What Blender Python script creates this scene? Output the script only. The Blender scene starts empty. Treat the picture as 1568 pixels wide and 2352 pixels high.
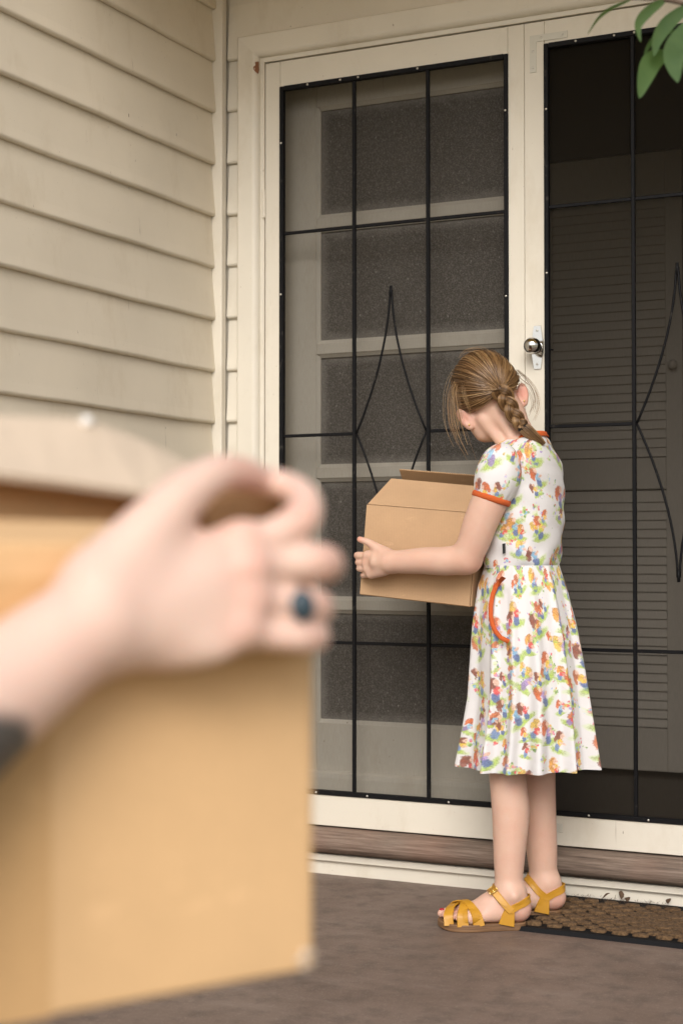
import bpy, bmesh, math, random
import numpy as np
from mathutils import Vector, Matrix
random.seed(7); rng = np.random.default_rng(7)
S = bpy.context.scene
COL = S.collection

# ------------------------------------------------------------------ camera
CAM = np.array([2.202, -3.739, 0.86]); YAW = math.radians(26.1); PITCH = math.atan(89/3629.)
FPX = 3629.                                   # focal length for a 1568 x 2352 frame
fwd0 = np.array([-math.sin(YAW), math.cos(YAW), 0.]); rgt = np.array([math.cos(YAW), math.sin(YAW), 0.])
upz = np.array([0, 0, 1.])
fwd = fwd0*math.cos(PITCH) + upz*math.sin(PITCH); upv = upz*math.cos(PITCH) - fwd0*math.sin(PITCH)
cd = bpy.data.cameras.new('camera'); cam = bpy.data.objects.new('camera', cd); COL.objects.link(cam)
cam.location = CAM
cam.rotation_euler = Matrix((tuple(rgt), tuple(upv), tuple(-fwd))).transposed().to_euler()
cd.sensor_fit = 'VERTICAL'; cd.sensor_height = 36.0; cd.sensor_width = 24.0; cd.lens = FPX/2352*36
cd.clip_start = 0.02; cd.clip_end = 500
cd.dof.use_dof = True; cd.dof.focus_distance = 3.66; cd.dof.aperture_fstop = 5.0
S.camera = cam
def at(px, py, depth):
    """the point seen at (px, py) of a 1568 x 2352 frame, depth metres in front of the camera"""
    d = fwd + rgt*(px-784)/FPX - upv*(py-1176)/FPX
    return CAM + d*(depth/(d @ fwd0))

# ------------------------------------------------------------------ sky and sun
SUN_DIR = Vector((0.34, -1.0, 0.74)).normalized()      # towards the sun
w = bpy.data.worlds.new('World'); S.world = w; w.use_nodes = True
nt = w.node_tree; nt.nodes.clear()
sky = nt.nodes.new('ShaderNodeTexSky'); sky.sky_type = 'NISHITA'; sky.sun_disc = False
sky.sun_elevation = math.asin(SUN_DIR.z); sky.sun_rotation = math.atan2(SUN_DIR.x, SUN_DIR.y)
sky.air_density = 1.0; sky.dust_density = 4.0; sky.ozone_density = 1.0
hs = nt.nodes.new('ShaderNodeHueSaturation'); hs.inputs['Saturation'].default_value = 0.45
bg = nt.nodes.new('ShaderNodeBackground'); bg.inputs['Strength'].default_value = 0.15
wo = nt.nodes.new('ShaderNodeOutputWorld')
nt.links.new(sky.outputs[0], hs.inputs['Color']); nt.links.new(hs.outputs[0], bg.inputs[0]); nt.links.new(bg.outputs[0], wo.inputs[0])
sd = bpy.data.lights.new('sun', 'SUN'); sd.energy = 1.15; sd.angle = math.radians(30); sd.color = (1, .97, .93)
sun = bpy.data.objects.new('sun', sd); COL.objects.link(sun)
sun.rotation_euler = SUN_DIR.to_track_quat('Z', 'Y').to_euler(); sun.location = (0, -8, 8)
S.view_settings.view_transform = 'Standard'; S.view_settings.look = 'None'
S.view_settings.exposure = 0.26; S.view_settings.gamma = 1.0
S.render.engine = 'CYCLES'
S.cycles.use_denoising = True; S.cycles.max_bounces = 8; S.cycles.diffuse_bounces = 5
S.cycles.transparent_max_bounces = 12; S.cycles.caustics_reflective = False; S.cycles.caustics_refractive = False

# ------------------------------------------------------------------ helpers
def link(name, me, mat=None, parent=None, **pr):
    o = bpy.data.objects.new(name, me); COL.objects.link(o)
    if mat is not None and me is not None: 
        if not me.materials: me.materials.append(mat)
    if parent is not None: o.parent = parent
    for k, v in pr.items(): o[k] = v
    return o
def thing(name, label, cat, loc=(0, 0, 0), **pr):
    o = link(name, None, label=label, category=cat, **pr); o.location = loc; o.empty_display_size = .05
    return o
def rebase(root):
    """parts were modelled in world space: keep them there under a root placed elsewhere"""
    bpy.context.view_layer.update()
    inv = Matrix.Translation(-Vector(root.location))
    for c in root.children:
        c.matrix_parent_inverse = inv
def mesh(vs, fs, smooth=False, name='m'):
    me = bpy.data.meshes.new(name); me.from_pydata([tuple(v) for v in vs], [], [tuple(f) for f in fs]); me.update()
    if smooth: me.polygons.foreach_set('use_smooth', [True]*len(me.polygons))
    return me
def npmesh(vs, quads, smooth=True, name='m'):
    vs = np.asarray(vs, np.float32); quads = np.asarray(quads, np.int32); k = quads.shape[1]
    me = bpy.data.meshes.new(name); me.vertices.add(len(vs)); me.vertices.foreach_set('co', vs.ravel())
    me.loops.add(quads.size); me.loops.foreach_set('vertex_index', quads.ravel())
    me.polygons.add(len(quads)); me.polygons.foreach_set('loop_start', np.arange(0, quads.size, k, dtype=np.int32))
    me.polygons.foreach_set('loop_total', np.full(len(quads), k, np.int32))
    me.polygons.foreach_set('use_smooth', np.full(len(quads), smooth)); me.update(calc_edges=True); me.validate()
    return me
class MB:
    def __init__(s): s.bm = bmesh.new()
    def box(s, x0, x1, y0, y1, z0, z1, bev=0.0, seg=1):
        r = bmesh.ops.create_cube(s.bm, size=1.0)
        vs = r['verts']
        for v in vs:
            v.co = Vector(((x0+x1)/2 + v.co.x*(x1-x0), (y0+y1)/2 + v.co.y*(y1-y0), (z0+z1)/2 + v.co.z*(z1-z0)))
        if bev > 0:
            es = list({e for v in vs for e in v.link_edges})
            bmesh.ops.bevel(s.bm, geom=es, offset=bev, segments=seg, affect='EDGES', profile=.5)
        return s
    def prism(s, prof, a, b, axis):
        """extrude a closed profile [(p, q)] along axis: 'x' -> (y, z), 'y' -> (x, z), 'z' -> (x, y)"""
        def P(p, q, t): return {'x': (t, p, q), 'y': (p, t, q), 'z': (p, q, t)}[axis]
        A = [s.bm.verts.new(P(p, q, a)) for p, q in prof]; B = [s.bm.verts.new(P(p, q, b)) for p, q in prof]
        n = len(prof)
        for i in range(n): s.bm.faces.new((A[i], A[(i+1) % n], B[(i+1) % n], B[i]))
        s.bm.faces.new(A[::-1]); s.bm.faces.new(B); bmesh.ops.recalc_face_normals(s.bm, faces=s.bm.faces[:])
        return s
    def tube(s, pts, r, n=8, cap=True):
        pts = [Vector(p) for p in pts]; rs = r if hasattr(r, '__len__') else [r]*len(pts)
        rings = []; t0 = (pts[1]-pts[0]).normalized(); up = Vector((0, 0, 1)) if abs(t0.z) < .9 else Vector((1, 0, 0))
        u = t0.cross(up).normalized()
        for i, p in enumerate(pts):
            t = (pts[min(i+1, len(pts)-1)] - pts[max(i-1, 0)]).normalized()
            u = (u - t*u.dot(t)).normalized(); v = t.cross(u)
            rings.append([s.bm.verts.new(p + (u*math.cos(a) + v*math.sin(a))*rs[i]) for a in [2*math.pi*k/n for k in range(n)]])
        for A, B in zip(rings, rings[1:]):
            for k in range(n): s.bm.faces.new((A[k], A[(k+1) % n], B[(k+1) % n], B[k]))
        if cap: s.bm.faces.new(rings[0][::-1]); s.bm.faces.new(rings[-1])
        return s
    def lathe(s, prof, center, axis='y', n=24):
        """prof: [(radius, along)]"""
        c = Vector(center); rings = []
        for r, t in prof:
            ring = []
            for k in range(n):
                a = 2*math.pi*k/n; p, q = r*math.cos(a), r*math.sin(a)
                ring.append(s.bm.verts.new(c + Vector({'y': (p, t, q), 'z': (p, q, t), 'x': (t, p, q)}[axis])))
            rings.append(ring)
        for A, B in zip(rings, rings[1:]):
            for k in range(n): s.bm.faces.new((A[k], A[(k+1) % n], B[(k+1) % n], B[k]))
        s.bm.faces.new(rings[0][::-1]); s.bm.faces.new(rings[-1])
        bmesh.ops.recalc_face_normals(s.bm, faces=s.bm.faces[:])
        return s
    def me(s, smooth=False, name='m'):
        m = bpy.data.meshes.new(name); s.bm.to_mesh(m); s.bm.free()
        if smooth: m.polygons.foreach_set('use_smooth', [True]*len(m.polygons))
        return m
    def build(s, name, mat, parent=None, smooth=False, **pr): return link(name, s.me(smooth), mat, parent, **pr)

# ------------------------------------------------------------------ materials
class NT:
    def __init__(s, name):
        s.m = bpy.data.materials.new(name); s.m.use_nodes = True; s.t = s.m.node_tree
        s.b = s.t.nodes['Principled BSDF']; s.out = s.t.nodes['Material Output']
    def n(s, typ, **kw):
        nd = s.t.nodes.new('ShaderNode'+typ)
        for k, v in kw.items():
            if hasattr(nd, k) and k not in nd.inputs: setattr(nd, k, v)
            else: s.set(nd.inputs[k], v)
        return nd
    def set(s, sock, v):
        if isinstance(v, bpy.types.NodeSocket): s.t.links.new(v, sock)
        else: sock.default_value = v
    def p(s, **kw):
        for k, v in kw.items(): s.set(s.b.inputs[k.replace('_', ' ')], v)
    def math(s, op, a, b=0.0, c=None, clamp=False):
        nd = s.t.nodes.new('ShaderNodeMath'); nd.operation = op; nd.use_clamp = clamp
        s.set(nd.inputs[0], a); s.set(nd.inputs[1], b)
        if c is not None: s.set(nd.inputs[2], c)
        return nd.outputs[0]
    def vm(s, op, a, b=None, out=0):
        nd = s.t.nodes.new('ShaderNodeVectorMath'); nd.operation = op; s.set(nd.inputs[0], a)
        if b is not None: s.set(nd.inputs[1], b)
        return nd.outputs[out]
    def mix(s, f, a, b, mode='MIX'):
        nd = s.t.nodes.new('ShaderNodeMix'); nd.data_type = 'RGBA'; nd.blend_type = mode
        s.set(nd.inputs[0], f); s.set(nd.inputs[6], a); s.set(nd.inputs[7], b); return nd.outputs[2]
    def coord(s, scale=(1, 1, 1), rot=(0, 0, 0)):
        tc = s.t.nodes.new('ShaderNodeTexCoord'); mp = s.t.nodes.new('ShaderNodeMapping')
        mp.inputs['Scale'].default_value = scale; mp.inputs['Rotation'].default_value = rot
        s.t.links.new(tc.outputs['Object'], mp.inputs[0])
        if not getattr(s, 'vary', False): return mp.outputs[0]
        oi = s.t.nodes.new('ShaderNodeObjectInfo'); sh = s.vm('SCALE', (13.7, 71.3, 29.1)); s.t.links.new(oi.outputs['Random'], sh.node.inputs[3])
        return s.vm('ADD', mp.outputs[0], sh)
    def noise(s, vec, scale, detail=4, rough=.55, out=0):
        nd = s.t.nodes.new('ShaderNodeTexNoise'); s.set(nd.inputs['Vector'], vec); nd.inputs['Scale'].default_value = scale
        nd.inputs['Detail'].default_value = detail; nd.inputs['Roughness'].default_value = rough; return nd.outputs[out]
    def ramp(s, f, stops, interp='LINEAR'):
        nd = s.t.nodes.new('ShaderNodeValToRGB'); cr = nd.color_ramp; cr.interpolation = interp
        while len(cr.elements) < len(stops): cr.elements.new(.5)
        for e, (p, c) in zip(cr.elements, stops): e.position = p; e.color = (*c, 1) if len(c) == 3 else c
        s.set(nd.inputs[0], f); return nd.outputs[0]
    def bump(s, h, dist=.001, strength=.5, normal=None):
        nd = s.t.nodes.new('ShaderNodeBump'); nd.inputs['Distance'].default_value = dist; nd.inputs['Strength'].default_value = strength
        s.set(nd.inputs['Height'], h)
        if normal is not None: s.set(nd.inputs['Normal'], normal)
        s.set(s.b.inputs['Normal'], nd.outputs[0]); return nd.outputs[0]
def g(v): return (v, v, v, 1)

def paint(name, col, dark, chips=.0, rough=.5):
    t = NT(name); t.vary = True; c = t.coord()
    big = t.noise(c, 3.0, 5); fine = t.noise(t.coord((60, 60, 12)), 1.0, 5)
    base = t.mix(t.ramp(big, [(.3, (0, 0, 0)), (.75, (1, 1, 1))]), (*col, 1), (*[x*.90 for x in col], 1))
    speck = t.ramp(t.noise(c, 160, 3), [(.70, (0, 0, 0)), (.78, (1, 1, 1))])
    mask = t.math('MULTIPLY', speck, t.ramp(t.noise(c, 7, 3), [(.42, (0, 0, 0)), (.62, (1, 1, 1))]))
    base = t.mix(t.math('MULTIPLY', mask, .75), base, (*dark, 1))
    streak = t.ramp(t.noise(t.coord((90, 90, 5)), 1., 3), [(.71, (0, 0, 0)), (.78, (1, 1, 1))])
    base = t.mix(t.math('MULTIPLY', streak, .30), base, (*dark, 1))
    st_ = t.noise(t.coord((1, 1, .45)), 5.5, 7, .72); base = t.mix(t.math('MULTIPLY', t.ramp(st_, [(.54, (0, 0, 0)), (.74, (1, 1, 1))]), .30), base, (*[x*y for x, y in zip(col, (.62, .54, .42))], 1))
    nk = t.noise(t.coord((1, 1, .3)), 70, 2); base = t.mix(t.math('MULTIPLY', t.ramp(nk, [(.76, (0, 0, 0)), (.79, (1, 1, 1))]), .8), base, (*dark, 1))
    t.p(Base_Color=base, Roughness=rough); t.b.inputs['Specular IOR Level'].default_value = .35
    t.bump(t.math('ADD', fine, t.math('MULTIPLY', big, 2.)), .0009, .35)
    return t.m
M = {}
M['paint'] = paint('cream_paint', (.70, .655, .565), (.16, .11, .06))
M['board'] = paint('beige_board_paint', (.715, .645, .525), (.14, .10, .06), rough=.6)
M['ceiling'] = paint('ceiling_paint', (.82, .58, .20), (.3, .2, .1))  # unseen lining, yellow deepened so its bounce warms the upper wall
def simple(name, col, rough=.5, metal=0., spec=.5, bump=None):
    t = NT(name); t.p(Base_Color=(*col, 1), Roughness=rough, Metallic=metal); t.b.inputs['Specular IOR Level'].default_value = spec
    if bump: t.bump(t.noise(t.coord(), bump[0], 4), bump[1], bump[2])
    return t.m
# black wrought iron, a little worn
t = NT('black_iron'); c = t.coord(); n = t.noise(c, 55, 5)
t.p(Base_Color=t.mix(t.ramp(n, [(.62, (0, 0, 0)), (.72, (1, 1, 1))]), (.007, .007, .008, 1), (.04, .037, .033, 1)), Roughness=.5); t.b.inputs['Specular IOR Level'].default_value = .12
t.bump(t.noise(c, 260, 3), .0006, .5); M['iron'] = t.m
M['chrome'] = simple('chrome', (.62, .61, .59), .13, 1.)
M['screw'] = simple('screw_metal', (.62, .6, .56), .35, 1.)
M['brass'] = simple('brass', (.78, .55, .2), .28, 1.)
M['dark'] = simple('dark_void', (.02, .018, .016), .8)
# obscure textured glass (dark room behind it)
t = NT('textured_glass'); c = t.coord()
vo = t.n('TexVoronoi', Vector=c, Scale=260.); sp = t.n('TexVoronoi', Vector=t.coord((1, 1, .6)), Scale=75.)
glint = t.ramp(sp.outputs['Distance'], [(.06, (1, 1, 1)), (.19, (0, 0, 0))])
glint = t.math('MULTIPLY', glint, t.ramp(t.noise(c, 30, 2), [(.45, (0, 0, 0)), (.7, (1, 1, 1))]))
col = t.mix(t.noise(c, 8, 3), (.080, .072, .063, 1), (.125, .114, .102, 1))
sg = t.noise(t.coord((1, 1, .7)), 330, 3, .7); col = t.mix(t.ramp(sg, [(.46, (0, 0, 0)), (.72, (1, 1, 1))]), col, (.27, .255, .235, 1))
col = t.mix(t.math('MULTIPLY', glint, .8), col, (.55, .54, .51, 1))  # point highlights painted into the pane colour
tg = t.n('TexCoord'); sx = t.n('SeparateXYZ'); t.set(sx.inputs[0], tg.outputs['Generated'])
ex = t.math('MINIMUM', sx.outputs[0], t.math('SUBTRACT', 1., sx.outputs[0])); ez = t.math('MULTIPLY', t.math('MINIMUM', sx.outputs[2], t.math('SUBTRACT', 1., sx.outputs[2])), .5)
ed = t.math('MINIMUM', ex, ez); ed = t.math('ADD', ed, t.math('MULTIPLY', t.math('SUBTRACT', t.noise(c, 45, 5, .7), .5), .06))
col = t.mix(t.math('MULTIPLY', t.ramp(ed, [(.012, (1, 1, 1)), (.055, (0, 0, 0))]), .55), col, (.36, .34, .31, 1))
t.p(Base_Color=col, Roughness=.42); t.b.inputs['Specular IOR Level'].default_value = .35
t.bump(t.math('ADD', vo.outputs['Distance'], t.noise(c, 90, 3)), .0016, .6); M['glass'] = t.m
# insect screen: fine dark mesh, mostly open
t = NT('insect_screen'); c = t.coord()
tr = t.n('BsdfTransparent'); df = t.n('BsdfDiffuse', Color=(.024, .020, .015, 1))
mx = t.n('MixShader'); t.set(mx.inputs[0], t.math('ADD', .36, t.math('MULTIPLY', t.noise(t.coord((900, 1, 40)), 1., 1), .16)))
t.t.links.new(tr.outputs[0], mx.inputs[1]); t.t.links.new(df.outputs[0], mx.inputs[2]); t.t.links.new(mx.outputs[0], t.out.inputs[0]); M['screen'] = t.m
# weathered timber sill
t = NT('weathered_timber'); c = t.coord((5, 60, 120)); n = t.noise(c, 1.6, 7, .65); n2 = t.noise(t.coord(), 5, 4)
col = t.ramp(n, [(.25, (.05, .036, .028)), (.45, (.155, .112, .086)), (.62, (.24, .18, .142)), (.8, (.36, .29, .24))])
col = t.mix(t.ramp(n2, [(.45, (0, 0, 0)), (.75, (1, 1, 1))]), col, t.mix(.4, col, (.24, .12, .08, 1)))
t.p(Base_Color=col, Roughness=.78); t.bump(n, .003, .8); M['timber'] = t.m
# brown painted concrete floor
t = NT('porch_concrete'); c = t.coord(); a = t.noise(c, 2.2, 6, .6); b = t.noise(c, 17, 6, .65); f = t.noise(c, 240, 3)
col = t.ramp(a, [(.28, (.120, .082, .064)), (.5, (.158, .112, .089)), (.72, (.205, .152, .124))])
col = t.mix(t.math('MULTIPLY', t.ramp(b, [(.48, (0, 0, 0)), (.68, (1, 1, 1))]), .6), col, (.085, .062, .051, 1))
wp = t.noise(t.coord((.8, 3, 1), (0, 0, .5)), 5, 6, .7)
col = t.mix(t.math('MULTIPLY', t.ramp(wp, [(.52, (0, 0, 0)), (.7, (1, 1, 1))]), .34), col, (.27, .215, .185, 1))
col = t.mix(t.math('MULTIPLY', t.ramp(f, [(.58, (0, 0, 0)), (.72, (1, 1, 1))]), .5), col, (.32, .27, .235, 1))
t.p(Base_Color=col, Roughness=t.math('MULTIPLY_ADD', b, .35, .42)); t.bump(t.math('ADD', f, t.math('MULTIPLY', b, 3.)), .0011, .55); M['concrete'] = t.m
# outdoor ground: dry lawn and pale path tones
t = NT('dry_lawn'); c = t.coord(); n = t.noise(c, 6, 6)
t.p(Base_Color=t.ramp(n, [(.3, (.20, .18, .10)), (.5, (.32, .28, .18)), (.7, (.42, .37, .27))]), Roughness=.95); t.bump(t.noise(c, 60, 5), .02, .8); M['lawn'] = t.m
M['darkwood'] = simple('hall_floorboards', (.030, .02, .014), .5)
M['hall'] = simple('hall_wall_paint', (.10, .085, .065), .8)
t = NT('louvre_paint'); c = t.coord(); t.p(Base_Color=t.mix(t.noise(c, 4, 4), (.42, .375, .315, 1), (.47, .425, .365, 1)), Roughness=.5); M['louvre'] = t.m

# ------------------------------------------------------------------ the setting
FL = 0.010
MB().box(-.6, 4.2, -1.62, .06, -.22, FL, .006).build('porch_floor', M['concrete'], kind='structure')
gm = MB().box(-60, 60, -80, 40, -.60, -.36); gm.build('ground', M['lawn'], kind='structure')
# dark hallway behind the doors
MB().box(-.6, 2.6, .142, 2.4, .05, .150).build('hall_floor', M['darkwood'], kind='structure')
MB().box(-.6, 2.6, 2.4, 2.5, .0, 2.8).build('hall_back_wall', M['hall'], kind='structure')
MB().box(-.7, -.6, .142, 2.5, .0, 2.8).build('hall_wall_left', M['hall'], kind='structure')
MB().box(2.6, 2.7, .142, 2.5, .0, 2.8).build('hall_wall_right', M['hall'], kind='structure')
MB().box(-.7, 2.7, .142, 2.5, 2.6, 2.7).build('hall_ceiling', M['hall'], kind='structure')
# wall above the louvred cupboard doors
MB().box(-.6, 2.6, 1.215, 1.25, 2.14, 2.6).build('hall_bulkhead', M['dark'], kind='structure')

# ------------------------------------------------------------------ weatherboard walls
def board_profile(pitch, lip=.0185, top=.005):
    """(outward, z) section of one lapped board with a rounded lower edge"""
    pr = [(0.0, pitch+.012), (top, pitch+.012), (top+.001, pitch)]
    for k in range(1, 6): pr.append((top + (lip-.001-top)*(k/6)**.85, pitch*(1-k/6*.93)))
    r = .0085
    for k in range(7):
        a = math.radians(10 - k*100/6); pr.append((lip-r + r*math.cos(a), r + r*math.sin(a)))
    pr.append((.004, 0.002)); pr.append((0.0, .004))
    return pr
PIT = .1425
wl = thing('weatherboard_wall', 'beige weatherboard side wall standing at right angles to the screen doors', 'wall', (-.05, -.8, FL))
me_bs = []
for i in range(-2, 17):
    z0 = 1.205 + (i-8)*PIT
    if z0 < -.02 or z0 > 2.62: continue
    if len(me_bs) < 6:
        mb = MB(); pr = board_profile(PIT)
        N = 48; q1, q2, q3 = [random.uniform(0, 6.28) for _ in range(3)]
        rings = []
        for k in range(N+1):
            y = -1.72 + (1.72-.0245)*k/N
            ow = .0011*math.sin(y*5.1+q1)+.0006*math.sin(y*13+q2); zw = .0008*math.sin(y*7.3+q3)+.0005*math.sin(y*21+q1)
            rings.append([mb.bm.verts.new((-.020 + d + ow*max(0, 1-z/PIT), y, z + zw*max(0, 1-z/PIT))) for d, z in pr])
        n = len(pr)
        for A, B in zip(rings, rings[1:]):
            for j in range(n): mb.bm.faces.new((A[j], A[(j+1) % n], B[(j+1) % n], B[j]))
        mb.bm.faces.new(rings[0][::-1]); mb.bm.faces.new(rings[-1]); bmesh.ops.recalc_face_normals(mb.bm, faces=mb.bm.faces[:])
        me_bs.append(mb.me())
        me_bs[-1].materials.append(M['board'])
    o = link('weatherboard', me_bs[i % len(me_bs)], None, wl); o.location = (random.uniform(-.0015, .0015), 0, z0 + random.uniform(-.0012, .0012))
    o.rotation_euler = (random.uniform(-.001, .001), 0, 0)
MB().box(-.14, -.0225, -1.70, .0, FL, 2.70).build('wall_core', M['board'], wl)
MB().box(-.15, .012, -1.76, -1.725, FL, 2.70, .003).build('corner_board', M['paint'], wl)
rebase(wl)

wf = thing('weatherboard_wall', 'cream weatherboard front wall around the double screen doors, short board ends by the corner', 'wall', (.03, .1, FL))
MB().box(-.018, .0185, -.0235, .0, FL, 2.62, .002).build('corner_stop', M['paint'], wf)
pr = [( .020-d, z) for d, z in board_profile(PIT)]
me_s = None
for i in range(0, 16):
    z0 = 1.211 + (i-8)*PIT
    if z0 < .0: continue
    full = z0 > 2.2
    if full:
        mb = MB().prism(pr, .0195, 3.6, 'x'); o = mb.build('weatherboard', M['paint'], wf); o.location.z = z0
        if z0 < 2.262:      # this board is notched round the architrave: only its upper strip runs over it
            pass
    else:
        if me_s is None:
            me_s = MB().prism(pr, .0195, .0755, 'x').me(); me_s.materials.append(M['paint'])
        o = link('weatherboard', me_s, None, wf); o.location = (0, random.uniform(-.001, .001), z0 + random.uniform(-.002, .002))
MB().box(-.10, .136, .021, .14, FL, 2.62).build('wall_core', M['paint'], wf)
MB().box(.136, 1.64, .021, .14, 2.205, 2.62).build('wall_core', M['paint'], wf)
MB().box(1.64, 3.6, -.004, .14, FL, 2.62).build('wall_core', M['paint'], wf)
rebase(wf)

rf = thing('porch_roof', 'yellow lined porch roof out of view over the front doors', 'roof', (1.8, -.9, 2.62))  # out of view; depth shaped to set the shade on wall and doors
for k in range(8):
    y1 = -.03 - k*.135
    MB().box(-.8, 4.4, y1-.130, y1, 2.625, 2.65, .004).build('ceiling_board', M['ceiling'], rf)
MB().box(-.8, 4.4, -1.12, .2, 2.66, 2.72).build('roof_sheet', M['ceiling'], rf)
MB().box(-.8, 4.4, -1.15, -1.12, 2.60, 2.74, .004).build('fascia', M['paint'], rf)
MB().box(4.05, 4.15, -1.10, -1.00, FL, 2.66, .008).build('post', M['paint'], rf)
rebase(rf)

# ------------------------------------------------------------------ door frame, sill
df_ = thing('door_frame', 'cream moulded architrave and jambs framing the double screen doors, weathered timber sill below', 'door frame', (.88, .0, FL))
# architrave section: (across, y): flat face, then a rounded fall to the jamb edge
def arch(prof_w=.072):
    pts = [(0, .020), (0, -.018), (.003, -.021), (.046, -.022)]
    for k in range(1, 7):
        a = math.radians(k*90/6); pts.append((.046 + .016*math.sin(a), -.022 + .018*(1-math.cos(a))))
    pts += [(.0625, -.002), (.0745, -.002), (.0745, .020)]
    return pts
AX0, AZ1 = .0640, 2.262
ap = arch()
def mitre_frame():
    mb = MB(); X1 = 1.6985
    # four stations: bottom-left, top-left (mitre), top-right (mitre), bottom-right
    st = [lambda p: (AX0+p[0], p[1], FL), lambda p: (AX0+p[0], p[1], AZ1-p[0]), lambda p: (X1-p[0], p[1], AZ1-p[0]), lambda p: (X1-p[0], p[1], FL)]
    return st
st = mitre_frame()
for (a, b), nm in (((0, 1), 'architrave'), ((1, 2), 'head_architrave'), ((2, 3), 'architrave')):
    mb = MB(); A = [mb.bm.verts.new(st[a](p)) for p in ap]; B = [mb.bm.verts.new(st[b](p)) for p in ap]; n = len(ap)
    for k in range(n): mb.bm.faces.new((A[k], A[(k+1) % n], B[(k+1) % n], B[k]))
    mb.bm.faces.new(A[::-1]); mb.bm.faces.new(B); bmesh.ops.recalc_face_normals(mb.bm, faces=mb.bm.faces[:])
    mb.build(nm, M['paint'], df_)
MB().box(.1225, .1365, .020, .140, .14, 2.188).build('jamb', M['paint'], df_)
MB().box(1.6235, 1.637, .020, .140, .14, 2.188).build('jamb', M['paint'], df_)
MB().box(.1225, 1.637, .0205, .140, 2.190, 2.204).build('head_jamb', M['paint'], df_)
# weathered sill: nosing profile
sp = [(.150, .062), (.150, .132), (-.006, .1315), (-.030, .127)]
for k in range(9):
    a = math.radians(75 - k*165/8); sp.append((-.030 - .024*math.cos(a)*.9, .098 + .024*math.sin(a)))
sp += [(-.022, .070), (.0, .064)]
MB().prism(sp, .10, 1.66, 'x').build('sill', M['timber'], df_)
MB().box(.10, 1.66, -.016, .060, .046, .0635, .002).build('sill_bead', M['paint'], df_)
MB().box(.0, 1.76, -.003, .060, .0, .0455, .002).build('plinth', M['paint'], df_)
# paint flaked off down to the timber at the mitre
mb = MB(); cx_, cz_ = .1205, 2.172
ring = [(0.0055, .016), (-.001, .0135), (.0, .005), (-.0055, .001), (-.006, -.005), (-.001, -.012), (.004, -.017), (.0062, -.008), (.0058, .004)]
A = [mb.bm.verts.new((cx_+p, -.0215+max(0, p+.002)*.9, cz_+q)) for p, q in ring]; B = [mb.bm.verts.new((cx_+p, -.010, cz_+q)) for p, q in ring]
for k in range(9): mb.bm.faces.new((A[k], A[(k+1) % 9], B[(k+1) % 9], B[k]))
mb.bm.faces.new(A[::-1]); bmesh.ops.recalc_face_normals(mb.bm, faces=mb.bm.faces[:]); mb.build('paint_chip', simple('bare_timber', (.22, .095, .045), .85), df_)
rebase(df_)

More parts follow.
